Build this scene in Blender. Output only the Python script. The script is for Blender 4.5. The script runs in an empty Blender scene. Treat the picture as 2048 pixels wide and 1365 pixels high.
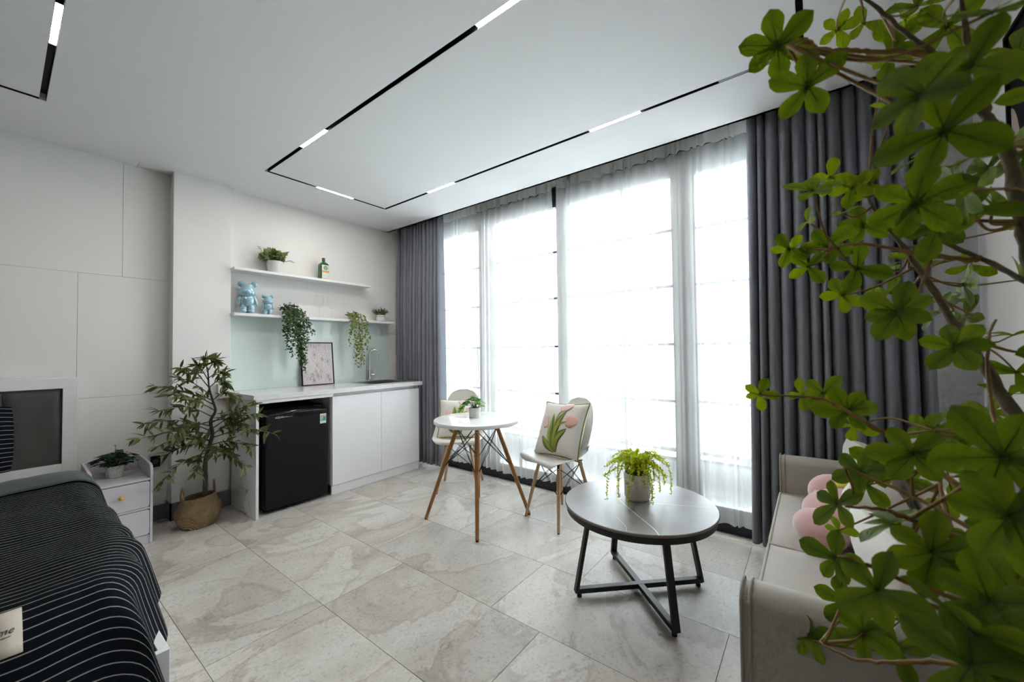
import bpy, math, random
from mathutils import Vector, Matrix, noise

random.seed(11)
S = bpy.context.scene
COL = S.collection

# ------------------------------------------------------------------ camera
def rad(d): return math.radians(d)
_yaw, _pit, _rol = rad(37.3745), rad(1.3844), rad(-0.6868)
_F = Vector((math.cos(_yaw)*math.cos(_pit), math.sin(_yaw)*math.cos(_pit), math.sin(_pit)))
_r = Vector((math.sin(_yaw), -math.cos(_yaw), 0.0))
_u = _r.cross(_F)
_r2 = _r*math.cos(_rol) + _u*math.sin(_rol)
_u2 = -_r*math.sin(_rol) + _u*math.cos(_rol)
cam_d = bpy.data.cameras.new('camera')
cam = bpy.data.objects.new('camera', cam_d); COL.objects.link(cam)
cam.matrix_world = Matrix(((_r2.x, _u2.x, -_F.x, 0), (_r2.y, _u2.y, -_F.y, 0), (_r2.z, _u2.z, -_F.z, 1.15), (0, 0, 0, 1)))
cam_d.sensor_width = 36.0
cam_d.lens = 36.0*786.96/2048
cam_d.clip_start = 0.02
cam_d.dof.use_dof = True
cam_d.dof.focus_distance = 2.7
cam_d.dof.aperture_fstop = 4.5
S.camera = cam

# ------------------------------------------------------------------ world, exposure
W_STRENGTH = 15.5
LAMP_STRENGTH = 155.0
w = bpy.data.worlds.new('overcast_sky'); S.world = w
w.use_nodes = True
bg = w.node_tree.nodes['Background']
bg.inputs[0].default_value = (0.90, 0.955, 1.0, 1)
bg.inputs[1].default_value = W_STRENGTH
S.view_settings.view_transform = 'Standard'
S.view_settings.look = 'None'
S.view_settings.exposure = 0.36
S.view_settings.gamma = 1.0
S.view_settings.use_curve_mapping = False
S.cycles.use_denoising = True
S.cycles.max_bounces = 6
S.cycles.diffuse_bounces = 3
S.cycles.glossy_bounces = 3
S.cycles.transmission_bounces = 5
S.cycles.transparent_max_bounces = 16
S.cycles.use_adaptive_sampling = True
S.cycles.adaptive_threshold = 0.1
S.cycles.adaptive_min_samples = 12
S.cycles.sample_clamp_indirect = 6.0
S.cycles.caustics_reflective = False
S.cycles.caustics_refractive = False

# daylight comes in through the glazing: a portal only guides sampling, it emits nothing
pl = bpy.data.lights.new('window_portal', 'AREA'); pl.shape = 'RECTANGLE'; pl.size = 3.5; pl.size_y = 2.36
pl.cycles.is_portal = True
po = bpy.data.objects.new('window_portal', pl); COL.objects.link(po)
po.location = (2.99, 1.55, 1.22); po.rotation_euler = (rad(90), 0, rad(90))

# ------------------------------------------------------------------ helpers
def srgb(h):
    c = [int(h[i:i+2], 16)/255 for i in (0, 2, 4)]
    return tuple(x/12.92 if x <= .04045 else ((x+.055)/1.055)**2.4 for x in c)

class NT:
    """small wrapper for building node trees"""
    def __init__(s, name):
        s.m = bpy.data.materials.new(name); s.m.use_nodes = True
        s.t = s.m.node_tree; s.n = s.t.nodes; s.l = s.t.links
        s.b = s.n['Principled BSDF']; s.out = s.n['Material Output']
    def node(s, typ, **kw):
        n = s.n.new(typ)
        for k, v in kw.items():
            if k == 'ins':
                for a, b in v.items():
                    if hasattr(b, 'is_output') or isinstance(b, bpy.types.NodeSocket): s.l.new(b, n.inputs[a])
                    else: n.inputs[a].default_value = b
            else: setattr(n, k, v)
        return n
    def coord(s, kind='Object'):
        return s.node('ShaderNodeTexCoord').outputs[kind]
    def mapping(s, vec, scale=(1, 1, 1), rot=(0, 0, 0), loc=(0, 0, 0)):
        return s.node('ShaderNodeMapping', ins={'Vector': vec, 'Scale': scale, 'Rotation': rot, 'Location': loc}).outputs[0]
    def noise(s, vec, scale=5, detail=4, rough=.5, dist=0.0):
        return s.node('ShaderNodeTexNoise', ins={'Vector': vec, 'Scale': scale, 'Detail': detail, 'Roughness': rough, 'Distortion': dist}).outputs['Fac']
    def ramp(s, fac, stops):
        r = s.node('ShaderNodeValToRGB', ins={'Fac': fac}); e = r.color_ramp.elements
        while len(e) < len(stops): e.new(.5)
        for i, (p, c) in enumerate(stops):
            e[i].position = p; e[i].color = (*c, 1) if len(c) == 3 else c
        return r.outputs[0]
    def mix(s, fac, a, b, blend='MIX'):
        n = s.node('ShaderNodeMix', data_type='RGBA', blend_type=blend)
        for i, x in ((0, fac), (6, a), (7, b)):
            if isinstance(x, bpy.types.NodeSocket): s.l.new(x, n.inputs[i])
            elif i == 0: n.inputs[0].default_value = x
            else: n.inputs[i].default_value = (*x, 1)
        return n.outputs[2]
    def math(s, op, a, b=0.0, c=None):
        n = s.node('ShaderNodeMath', operation=op)
        for i, x in enumerate((a, b) if c is None else (a, b, c)):
            if isinstance(x, bpy.types.NodeSocket): s.l.new(x, n.inputs[i])
            else: n.inputs[i].default_value = x
        return n.outputs[0]
    def bump(s, h, strength=.2, dist=.01):
        o = s.node('ShaderNodeBump', ins={'Height': h, 'Strength': strength, 'Distance': dist}).outputs[0]
        s.l.new(o, s.b.inputs['Normal'])
    def set(s, **kw):
        names = dict(col='Base Color', rough='Roughness', metal='Metallic', spec='Specular IOR Level', coat='Coat Weight', sheen='Sheen Weight', ior='IOR', trans='Transmission Weight', em='Emission Color', ems='Emission Strength')
        for k, v in kw.items():
            i = s.b.inputs[names[k]]
            if isinstance(v, bpy.types.NodeSocket): s.l.new(v, i)
            elif isinstance(v, tuple): i.default_value = (*v, 1)
            else: i.default_value = v
        return s
    def replace_surface(s, sh): s.l.new(sh, s.out.inputs['Surface'])

def simple(name, col, rough=.5, var=.0, vscale=8, bump=0, bscale=60, rand=0.0, **kw):
    """plain principled material with a little procedural variation"""
    if isinstance(col, str): col = srgb(col)
    t = NT(name)
    c = t.coord()
    base = col
    if var:
        f = t.noise(c, vscale, 2, .6)
        base = t.mix(f, tuple(x*(1-var) for x in col), tuple(min(1, x*(1+var)) for x in col))
    if rand:
        rn = t.node('ShaderNodeObjectInfo').outputs['Random']
        hs = t.node('ShaderNodeHueSaturation', ins={'Hue': t.math('MULTIPLY_ADD', rn, rand*.12, .5-rand*.06), 'Value': t.math('MULTIPLY_ADD', rn, rand, 1-rand*.5)})
        if isinstance(base, tuple): hs.inputs['Color'].default_value = (*base, 1)
        else: t.l.new(base, hs.inputs['Color'])
        base = hs.outputs[0]
    t.set(col=base, rough=rough, **kw)
    if bump: t.bump(t.noise(c, bscale, 3, .6), bump, .004)
    return t.m

class G:
    """collects geometry for ONE mesh"""
    def __init__(s): s.v = []; s.f = []; s.mi = []
    def add(s, vs, fs, mi=0):
        o = len(s.v); s.v += [tuple(p) for p in vs]; s.f += [tuple(i+o for i in f) for f in fs]; s.mi += [mi]*len(fs); return s
    def box(s, x0, x1, y0, y1, z0, z1, mi=0):
        v = [(x, y, z) for x in (x0, x1) for y in (y0, y1) for z in (z0, z1)]
        return s.add(v, [(0, 1, 3, 2), (4, 6, 7, 5), (0, 4, 5, 1), (2, 3, 7, 6), (0, 2, 6, 4), (1, 5, 7, 3)], mi)
    def obox(s, c, size, R, mi=0):
        hx, hy, hz = (a/2 for a in size)
        v = [Vector(c) + R @ Vector((x, y, z)) for x in (-hx, hx) for y in (-hy, hy) for z in (-hz, hz)]
        return s.add(v, [(0, 1, 3, 2), (4, 6, 7, 5), (0, 4, 5, 1), (2, 3, 7, 6), (0, 2, 6, 4), (1, 5, 7, 3)], mi)
    def bar(s, a, b, wx, wy, up=(0, 0, 1), mi=0):
        a = Vector(a); b = Vector(b); z = (b-a).normalized(); x = Vector(up).cross(z)
        if x.length < 1e-4: x = Vector((1, 0, 0))
        x.normalize(); y = z.cross(x)
        v = [p + x*sx*wx/2 + y*sy*wy/2 for p in (a, b) for sx, sy in ((-1, -1), (1, -1), (1, 1), (-1, 1))]
        return s.add(v, [(3, 2, 1, 0), (4, 5, 6, 7)] + [(i, (i+1) % 4, (i+1) % 4+4, i+4) for i in range(4)], mi)
    def tube(s, pts, r, n=8, closed=False, mi=0, flat=1.0):
        pts = [Vector(p) for p in pts]; m = len(pts)
        rs = r if isinstance(r, (list, tuple)) else [r]*m
        T = []
        for i in range(m):
            a = pts[i-1] if (i or closed) else pts[i]
            b = pts[(i+1) % m] if (i < m-1 or closed) else pts[i]
            d = b-a
            T.append(d.normalized() if d.length > 1e-9 else Vector((0, 0, 1)))
        nrm = T[0].orthogonal().normalized(); vs = []
        for i in range(m):
            nrm = nrm - T[i]*nrm.dot(T[i])
            nrm = nrm.normalized() if nrm.length > 1e-6 else T[i].orthogonal().normalized()
            bn = T[i].cross(nrm)
            for k in range(n):
                a = 2*math.pi*k/n
                vs.append(pts[i] + (nrm*math.cos(a) + bn*math.sin(a)*flat)*rs[i])
        fs = []
        for i in range(m if closed else m-1):
            j = (i+1) % m
            for k in range(n):
                fs.append((i*n+k, i*n+(k+1) % n, j*n+(k+1) % n, j*n+k))
        if not closed:
            fs.append(tuple(range(n-1, -1, -1))); fs.append(tuple((m-1)*n+k for k in range(n)))
        return s.add(vs, fs, mi)
    def lathe(s, prof, n=24, c=(0, 0, 0), mi=0, closed=False, sx=1.0, sy=1.0):
        vs = []; m = len(prof)
        for r, z in prof:
            for k in range(n):
                a = 2*math.pi*k/n
                vs.append((c[0]+r*math.cos(a)*sx, c[1]+r*math.sin(a)*sy, c[2]+z))
        fs = []
        for i in range(m if closed else m-1):
            j = (i+1) % m
            for k in range(n):
                fs.append((i*n+k, i*n+(k+1) % n, j*n+(k+1) % n, j*n+k))
        if not closed:
            fs.append(tuple(range(n-1, -1, -1))); fs.append(tuple((m-1)*n+k for k in range(n)))
        return s.add(vs, fs, mi)
    def grid(s, nu, nv, fn, cu=False, mi=0):
        vs = [fn(i/nu, j/nv) for i in range(nu if cu else nu+1) for j in range(nv+1)]
        q = nv+1; N = nu if cu else nu+1; fs = []
        for i in range(nu):
            k = (i+1) % N
            for j in range(nv): fs.append((i*q+j, k*q+j, k*q+j+1, i*q+j+1))
        return s.add(vs, fs, mi)
    def ell(s, c, r, n=16, m=10, mi=0, R=None):
        vs = []; fs = []
        for i in range(m+1):
            th = math.pi*i/m
            for k in range(n):
                a = 2*math.pi*k/n
                p = Vector((r[0]*math.sin(th)*math.cos(a), r[1]*math.sin(th)*math.sin(a), -r[2]*math.cos(th)))
                if R: p = R @ p
                vs.append(Vector(c)+p)
        for i in range(m):
            for k in range(n): fs.append((i*n+k, i*n+(k+1) % n, (i+1)*n+(k+1) % n, (i+1)*n+k))
        return s.add(vs, fs, mi)
    def prism(s, pts, fn, d, mi=0):
        """polygon pts (2D) mapped by fn(u,v,h) and given thickness d"""
        n = len(pts)
        v = [fn(u, q, 0) for u, q in pts] + [fn(u, q, d) for u, q in pts]
        return s.add(v, [tuple(range(n-1, -1, -1)), tuple(range(n, 2*n))] + [(i, (i+1) % n, (i+1) % n+n, i+n) for i in range(n)], mi)

def world_loc(p):
    v = Vector((0, 0, 0))
    while p is not None: v += p.location; p = p.parent
    return v

def build(name, g, mat, parent=None, world=False, smooth=None, bevel=0.0, solid=0.0, loc=None, attrs=None, seg=2, subsurf=0):
    me = bpy.data.meshes.new(name)
    v = g.v
    if world and parent is not None:
        o = world_loc(parent); v = [(p[0]-o.x, p[1]-o.y, p[2]-o.z) for p in v]
    me.from_pydata(v, [], g.f)
    mats = mat if isinstance(mat, (list, tuple)) else [mat]
    for m in mats: me.materials.append(m)
    if len(mats) > 1: me.polygons.foreach_set('material_index', g.mi)
    if attrs:
        for k, vals in attrs.items():
            a = me.attributes.new(k, 'FLOAT', 'POINT'); a.data.foreach_set('value', vals)
    me.validate(); me.update()
    if smooth is not None:
        me.shade_smooth()
        if smooth < 179: me.set_sharp_from_angle(angle=rad(smooth))
    ob = bpy.data.objects.new(name, me); COL.objects.link(ob)
    if parent is not None: ob.parent = parent
    if loc is not None: ob.location = loc
    if solid:
        md = ob.modifiers.new('solid', 'SOLIDIFY'); md.thickness = solid; md.offset = 0
    if subsurf:
        md = ob.modifiers.new('sub', 'SUBSURF'); md.levels = subsurf; md.render_levels = subsurf
    if bevel:
        md = ob.modifiers.new('bevel', 'BEVEL'); md.width = bevel; md.segments = seg; md.limit_method = 'ANGLE'; md.angle_limit = rad(35)
        if smooth is None: me.shade_smooth(); me.set_sharp_from_angle(angle=rad(50))
    return ob

def tag(o, label=None, cat=None, group=None, kind=None):
    if label: o['label'] = label
    if cat: o['category'] = cat
    if group: o['group'] = group
    if kind: o['kind'] = kind
    return o

def thing(name, label, cat, loc=(0, 0, 0), rz=0.0, group=None):
    o = bpy.data.objects.new(name, None); COL.objects.link(o)
    o.location = loc; o.rotation_euler = (0, 0, rz); o.empty_display_size = .1
    return tag(o, label, cat, group)

def struct(name, g, mat, parent=None, **kw):
    o = build(name, g, mat, parent, **kw)
    if parent is None: o['kind'] = 'structure'
    return o

def link_copy(src, parent, mw=None, loc=None):
    c = src.copy(); COL.objects.link(c); c.parent = parent
    if mw is not None: c.matrix_local = mw
    if loc is not None: c.location = loc
    return c

def text_geo(txt, size, fn, depth=.0006, align='LEFT', shear=0.0, spacing=1.0):
    """letters as thin solid geometry; fn(x, y, h) maps text plane to 3D"""
    cu = bpy.data.curves.new('lettering', 'FONT'); cu.body = txt; cu.size = size; cu.align_x = align; cu.shear = shear; cu.space_character = spacing
    cu.resolution_u = 3; cu.extrude = depth/2
    ob = bpy.data.objects.new('lettering', cu); COL.objects.link(ob)
    bpy.context.view_layer.update()
    me = bpy.data.meshes.new_from_object(ob.evaluated_get(bpy.context.evaluated_depsgraph_get()))
    g = G(); g.add([fn(p.co.x, p.co.y, p.co.z+depth/2) for p in me.vertices], [tuple(p.vertices) for p in me.polygons])
    bpy.data.objects.remove(ob); bpy.data.curves.remove(cu); bpy.data.meshes.remove(me)
    return g

def lerp(a, b, t): return a+(b-a)*t
def sm(t): t = max(0., min(1., t)); return t*t*(3-2*t)
def interp(tab, t):
    """piecewise smooth interpolation in a list of (t, value)"""
    if t <= tab[0][0]: return tab[0][1]
    for (a, x), (b, y) in zip(tab, tab[1:]):
        if t <= b: return lerp(x, y, (t-a)/(b-a))
    return tab[-1][1]
def catmull(pts, per=6):
    pts = [Vector(p) for p in pts]; out = []
    P = [pts[0]*2-pts[1]] + pts + [pts[-1]*2-pts[-2]]
    for i in range(1, len(P)-2):
        a, b, c, d = P[i-1], P[i], P[i+1], P[i+2]
        for k in range(per):
            t = k/per
            out.append(.5*((2*b)+(c-a)*t+(2*a-5*b+4*c-d)*t*t+(3*b-a-3*c+d)*t**3))
    out.append(pts[-1]); return out

# ------------------------------------------------------------------ materials
M = {}
M['wall'] = simple('white_wall_paint', (.88, .865, .84), .75, var=.02, vscale=3)
M['panel'] = simple('wall_panel_paint', (.84, .825, .795), .7, var=.025, vscale=2.5)
M['ceil'] = simple('ceiling_paint', (.90, .90, .90), .8, var=.015, vscale=2)
M['rear'] = simple('low_bounce_taupe_paint', (.15, .135, .12), .8, var=.03, vscale=3)  # for the unseen rear wall, set dark to cut bounced light
M['joint'] = simple('panel_joint_filler', (.42, .41, .39), .9, var=.05)
M['grout'] = simple('floor_grout', '7d6a5e', .9, var=.1)
M['grey_tile'] = simple('grey_skirting_tile', '777676', .55, var=.12, vscale=14)
M['alu'] = simple('charcoal_aluminium', '2a2f35', .45, metal=.3, var=.1, vscale=20)
M['white_gloss'] = simple('white_gloss_laminate', (.90, .90, .91), .13, var=.01)
M['white_mat'] = simple('white_matt_board', (.87, .87, .87), .4, var=.02)
M['black_gloss'] = simple('black_gloss_plastic', (.006, .006, .008), .15)
M['black_mat'] = simple('black_satin_metal', (.004, .0045, .006), .5, var=.1, spec=.25)
M['black_steel'] = simple('black_powder_coated_steel', (.012, .012, .013), .45, var=.15, vscale=40)
M['track'] = simple('black_track_aluminium', (.008, .008, .009), .5, var=.1)
M['chrome'] = simple('chrome', (.75, .76, .78), .08, metal=1.0, var=.02)
M['steel'] = simple('brushed_stainless', (.55, .54, .53), .28, metal=1.0, var=.06, vscale=60)
M['soil'] = simple('dark_soil', (.035, .022, .014), .95, var=.5, vscale=60, bump=.5, bscale=90)
M['bark'] = simple('brown_bark', (.10, .085, .07), .85, var=.4, vscale=50, bump=.6, bscale=80)
M['bark_tree'] = simple('olive_brown_bark', (.10, .078, .035), .8, var=.45, vscale=60, bump=.6, bscale=120)
M['twig'] = simple('ochre_twig', (.20, .11, .02), .7, var=.4, vscale=40)
M['stem_green'] = simple('green_stem', (.10, .17, .05), .6, var=.2)
M['rubber'] = simple('dark_rubber', (.02, .02, .02), .8, var=.1)
M['white_plastic'] = simple('white_plastic', (.78, .78, .77), .35, var=.01)
M['paper'] = simple('pale_pink_paper', (.78, .72, .72), .6, var=.01)
M['ink'] = simple('grey_ink', (.10, .09, .10), .6, var=.05)
M['gold_knob'] = simple('yellow_wooden_knob', (.72, .38, .05), .35, var=.1, vscale=30)

t = NT('stone_floor_tile')
c = t.coord(); rn = t.node('ShaderNodeObjectInfo').outputs['Random']
off = t.node('ShaderNodeCombineXYZ', ins={'X': t.math('MULTIPLY', rn, 31.7), 'Y': t.math('MULTIPLY', rn, 17.3), 'Z': t.math('MULTIPLY', rn, 9.1)}).outputs[0]
va = t.node('ShaderNodeVectorMath', operation='ADD', ins={0: c, 1: off}).outputs[0]
mp = t.mapping(va, (1.0, 1.5, 1.0), (0, 0, -.35))
warp = t.noise(mp, 1.4, 5, .62, .8)
vein = t.noise(t.mapping(va, (.9, 1.6, 1), (0, 0, -.6)), 1.1, 5, .55, 1.3)
spk = t.noise(va, 75, 2, .75)
spk2 = t.noise(va, 19, 4, .75)
basec = t.ramp(warp, [(.30, srgb('9f968b')), (.47, srgb('bdb6ad')), (.60, srgb('cbc6be')), (.75, srgb('b2aaa0'))])
vcol = t.ramp(vein, [(.40, srgb('d3d0cb')), (.485, srgb('dedbd6')), (.505, srgb('968d82')), (.55, srgb('c6c1ba')), (.7, srgb('ccc8c2'))])
base2 = t.mix(.34, basec, vcol)
spc = t.ramp(spk, [(.36, (.55, .53, .50)), (.5, (1, 1, 1)), (.72, (1.06, 1.06, 1.06))])
spm = t.ramp(spk2, [(.38, (.9, .9, .9)), (.6, (.15, .15, .15))])
base3 = t.mix(t.math('MULTIPLY', spm, .75), base2, t.mix(1.0, base2, spc, 'MULTIPLY'))
rv = t.math('MULTIPLY_ADD', rn, .12, .97)
base4 = t.mix(1.0, base3, t.node('ShaderNodeCombineColor', ins={0: rv, 1: rv, 2: rv}).outputs[0], 'MULTIPLY')
t.set(col=base4, rough=t.math('MULTIPLY_ADD', spk2, .20, .30), spec=.45)
t.bump(t.math('ADD', t.math('MULTIPLY', spk2, .6), t.math('MULTIPLY', spk, .3)), .18, .004)
M['tile'] = t.m

t = NT('white_marble')
c = t.coord()
wv = t.noise(t.mapping(c, (2.0, 5, 5), (0, 0, .5)), 1.6, 8, .62, 2.6)
col = t.ramp(wv, [(.40, (.76, .755, .74)), (.487, (.74, .735, .725)), (.50, (.40, .39, .38)), (.515, (.74, .735, .73)), (.7, (.78, .775, .76))])
t.set(col=t.mix(t.noise(c, 2.2, 3), (.79, .785, .77), col), rough=.16)
M['marble'] = t.m

t = NT('mint_back_painted_glass')
t.set(col=t.mix(t.noise(t.coord(), 2, 3), (.76, .865, .83), (.78, .88, .845)), rough=.06, coat=.6)
M['mint'] = t.m

t = NT('clear_glazing')
fr = t.node('ShaderNodeFresnel', ins={'IOR': 1.45}).outputs[0]
tr = t.node('ShaderNodeBsdfTransparent'); tr.inputs[0].default_value = (.95, .975, .97, 1)
gl = t.node('ShaderNodeBsdfGlossy', ins={'Roughness': .02})
mx = t.node('ShaderNodeMixShader', ins={0: t.math('MULTIPLY', fr, .7), 1: tr.outputs[0], 2: gl.outputs[0]})
t.replace_surface(mx.outputs[0]); M['glazing'] = t.m

t = NT('thin_drinking_glass')
lw = t.node('ShaderNodeLayerWeight', ins={'Blend': .5}).outputs['Facing']
tr = t.node('ShaderNodeBsdfTransparent'); tr.inputs[0].default_value = (.99, .993, .993, 1)
gl = t.node('ShaderNodeBsdfGlossy', ins={'Roughness': .03})
mx = t.node('ShaderNodeMixShader', ins={0: t.math('MULTIPLY_ADD', t.math('POWER', lw, 3.0), .6, .02), 1: tr.outputs[0], 2: gl.outputs[0]})
t.replace_surface(mx.outputs[0]); M['thin_glass'] = t.m

def fabric(name, col, scale=420, rough=.9, amt=.25, sheen=.2, var=.12):
    t = NT(name); c = t.coord()
    n1 = t.noise(t.mapping(c, (1, 1, .5)), scale, 2, .7)
    n2 = t.noise(c, 6, 3, .6)
    a = t.mix(n1, tuple(x*(1-amt) for x in col), tuple(min(1, x*(1+amt)) for x in col))
    b = t.mix(n2, (1-var,)*3, (1+var,)*3)
    t.set(col=t.mix(1.0, a, b, 'MULTIPLY'), rough=rough, sheen=sheen)
    t.bump(n1, .25, .002)
    return t
M['curtain'] = fabric('slate_grey_blackout_cloth', (.23, .24, .285), 260, .85, .22, .3).m
M['velvet'] = fabric('beige_velvet', (.45, .41, .365), 500, .75, .06, .2, .16).m
M['velvet_pipe'] = fabric('beige_piping', (.42, .37, .32), 500, .75, .06, .5, .05).m
M['tan_fabric'] = fabric('taupe_back_fabric', (.34, .30, .255), 300, .85, .15, .3, .15).m
M['linen'] = fabric('cream_linen', (.80, .77, .72), 420, .9, .05, .2, .03).m
M['linen_b'] = fabric('greige_cushion_cloth', (.62, .57, .52), 420, .9, .08, .2, .06).m
M['green_pipe'] = fabric('olive_green_piping', (.26, .27, .03), 600, .8, .3, .2, .2).m
M['emb_pink'] = fabric('pink_embroidery', (.80, .46, .38), 330, .85, .18, .2, .06).m
M['emb_pink_b'] = fabric('pale_pink_embroidery', (.82, .56, .52), 330, .85, .15, .2, .05).m
M['emb_green'] = fabric('leaf_green_embroidery', (.13, .20, .035), 330, .85, .25, .2, .15).m
M['emb_lime'] = fabric('lime_green_embroidery', (.34, .37, .05), 330, .85, .22, .2, .15).m
M['plush'] = fabric('pink_plush', (.68, .40, .38), 260, .95, .16, .8, .08).m
M['plush_y'] = fabric('yellow_plush', (.85, .72, .10), 260, .95, .1, .5, .05).m
M['headboard'] = fabric('dark_grey_velvet', (.075, .068, .064), 400, .7, .1, .6, .3).m
M['duvet_in'] = fabric('slate_duvet_lining', (.055, .068, .068), 420, .9, .12, .15, .1).m
M['sheet'] = fabric('pinkish_bed_sheet', (.55, .46, .43), 400, .9, .05, .1, .05).m
M['tag'] = fabric('cream_woven_tag', (.56, .49, .40), 500, .8, .06, .1, .05).m

t = NT('pinstriped_navy_cotton')
at = t.node('ShaderNodeAttribute', attribute_name='along').outputs['Fac']
fr = t.math('FRACT', t.math('DIVIDE', at, .0268))
ln = t.math('LESS_THAN', t.math('ABSOLUTE', t.math('SUBTRACT', fr, .5)), .048)
c = t.coord(); n1 = t.noise(c, 500, 2, .7)
dk = t.mix(n1, (.004, .0055, .008), (.009, .012, .016))
t.set(col=t.mix(ln, dk, (.36, .345, .32)), rough=.95, sheen=.0, spec=.08)
t.bump(t.math('ADD', t.math('MULTIPLY', ln, .4), n1), .2, .0015)
M['stripe'] = t.m

t = NT('sheer_voile')
c = t.coord()
wv = t.noise(t.mapping(c, (1, 260, 4)), 3, 0, .5)
tr = t.node('ShaderNodeBsdfTransparent'); tr.inputs[0].default_value = (.97, .98, 1, 1)
tl = t.node('ShaderNodeBsdfTranslucent'); tl.inputs[0].default_value = (.92, .92, .915, 1)
df = t.node('ShaderNodeBsdfDiffuse'); df.inputs[0].default_value = (.86, .86, .85, 1)
m1 = t.node('ShaderNodeMixShader', ins={0: .80, 1: tl.outputs[0], 2: df.outputs[0]})
opac = t.math('MULTIPLY_ADD', wv, .16, .58)
m2 = t.node('ShaderNodeMixShader', ins={0: opac, 1: tr.outputs[0], 2: m1.outputs[0]})
t.replace_surface(m2.outputs[0]); M['sheer'] = t.m
t = NT('sheer_header_tape')
tr = t.node('ShaderNodeBsdfTransparent')
tl = t.node('ShaderNodeBsdfTranslucent'); tl.inputs[0].default_value = (.90, .90, .86, 1)
df = t.node('ShaderNodeBsdfDiffuse'); df.inputs[0].default_value = (.86, .85, .80, 1)
m1 = t.node('ShaderNodeMixShader', ins={0: .55, 1: tl.outputs[0], 2: df.outputs[0]})
m2 = t.node('ShaderNodeMixShader', ins={0: t.math('MULTIPLY_ADD', t.noise(t.coord(), 200, 0), .08, .88), 1: tr.outputs[0], 2: m1.outputs[0]})
t.replace_surface(m2.outputs[0]); M['sheer_head'] = t.m

def wood(name, a, b, scale=9):
    t = NT(name); c = t.coord()
    n = t.noise(t.mapping(c, (60, 60, 3)), 1.0, 5, .6, .6)
    t.set(col=t.mix(n, a, b), rough=.42); t.bump(n, .1, .002); return t.m
M['wood_table'] = wood('warm_oak', (.30, .125, .035), (.46, .22, .075))
M['wood_chair'] = wood('pale_beech', (.50, .30, .15), (.66, .44, .26))
M['shell'] = simple('warm_white_polypropylene', (.76, .735, .69), .42, var=.01, vscale=6)

t = NT('grey_sintered_stone')
c = t.coord()
n = t.noise(t.mapping(c, (1, 1, 1), (0, 0, .3)), 2.0, 5, .6, .8)
t.set(col=t.ramp(n, [(.35, (.20, .19, .188)), (.62, (.26, .248, .243))]), rough=.36, spec=.5)
M['stone_top'] = t.m
M['stone_edge'] = simple('grey_brown_stone_edge', (.20, .155, .12), .5, var=.2, vscale=40)
M['vein'] = simple('white_stone_vein', (.85, .83, .80), .35, var=.3, vscale=30)

t = NT('nightstand_lilac_white')
c = t.coord(); n = t.noise(t.mapping(c, (6, 40, 6)), 1.5, 5, .65)
t.set(col=t.mix(n, (.60, .575, .62), (.70, .675, .71)), rough=.4); M['lilac'] = t.m

t = NT('woven_seagrass')
c = t.coord()
wvx = t.node('ShaderNodeTexWave', wave_type='BANDS', bands_direction='DIAGONAL', ins={'Vector': c, 'Scale': 75, 'Distortion': 2.0, 'Detail': 2}).outputs['Fac']
n = t.noise(c, 30, 4, .7)
t.set(col=t.mix(t.math('MULTIPLY', wvx, n), (.26, .16, .075), (.72, .53, .30)), rough=.8); t.bump(wvx, .9, .006)
M['rattan'] = t.m

t = NT('speckled_ceramic')
c = t.coord(); n = t.noise(c, 160, 2, .5)
t.set(col=t.ramp(n, [(.33, (.25, .23, .20)), (.40, (.74, .72, .68)), (1, (.80, .78, .75))]), rough=.6); M['terrazzo'] = t.m
M['pot_cream'] = simple('cream_ceramic', (.74, .70, .63), .45, var=.05, vscale=12)
M['pot_white'] = simple('white_ceramic', (.78, .76, .74), .4, var=.03, vscale=12)

t = NT('pearl_blue_glaze')
c = t.coord()
lw = t.node('ShaderNodeLayerWeight', ins={'Blend': .45}).outputs['Facing']
t.set(col=t.mix(lw, (.34, .56, .67), (.62, .78, .85)), rough=.14, metal=.25, coat=1.0); M['bear'] = t.m

t = NT('green_bottle_glass')
t.set(col=(.012, .14, .035), rough=.06, trans=.55, ior=1.5, coat=.3); M['bottle'] = t.m

def leafmat(name, a, b, rough=.45, trans=.35, rand=.5):
    t = NT(name)
    rn = t.node('ShaderNodeObjectInfo').outputs['Random']
    c = t.coord()
    n = t.noise(c, 40, 3, .6)
    f = t.math('ADD', t.math('MULTIPLY', rn, rand), t.math('MULTIPLY', n, 1-rand))
    cc = t.mix(f, a, b)
    t.set(col=cc, rough=rough, spec=.35)
    tl = t.node('ShaderNodeBsdfTranslucent', ins={'Color': t.mix(1.0, cc, (1.0, 1.0, .35), 'MULTIPLY')})
    mx = t.node('ShaderNodeMixShader', ins={0: trans, 1: t.b.outputs[0], 2: tl.outputs[0]})
    t.replace_surface(mx.outputs[0]); return t.m
t = NT('whorl_leaf')
c = t.coord(); sp = t.node('ShaderNodeSeparateXYZ', ins={0: c})
rn = t.node('ShaderNodeObjectInfo').outputs['Random']
edge = t.math('MULTIPLY', t.math('ABSOLUTE', sp.outputs['Y']), 3.2)
nz = t.noise(c, 14, 4, .65)
fib = t.noise(t.mapping(c, (3, 40, 3)), 2, 3, .6)
f0 = t.math('ADD', t.math('MULTIPLY', rn, .55), t.math('MULTIPLY', nz, .35))
cc = t.mix(t.math('ADD', t.math('MULTIPLY', edge, .35), t.math('MULTIPLY', f0, .65)), (.030, .085, .006), (.25, .36, .010))
cc = t.mix(t.math('MULTIPLY', fib, .25), cc, (.02, .06, .004))
t.set(col=cc, rough=.55, spec=.3); t.bump(t.math('ADD', fib, nz), .35, .03)
tl = t.node('ShaderNodeBsdfTranslucent', ins={'Color': t.mix(1.0, cc, (1.25, 1.1, .30), 'MULTIPLY')})
mx = t.node('ShaderNodeMixShader', ins={0: .42, 1: t.b.outputs[0], 2: tl.outputs[0]})
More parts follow.
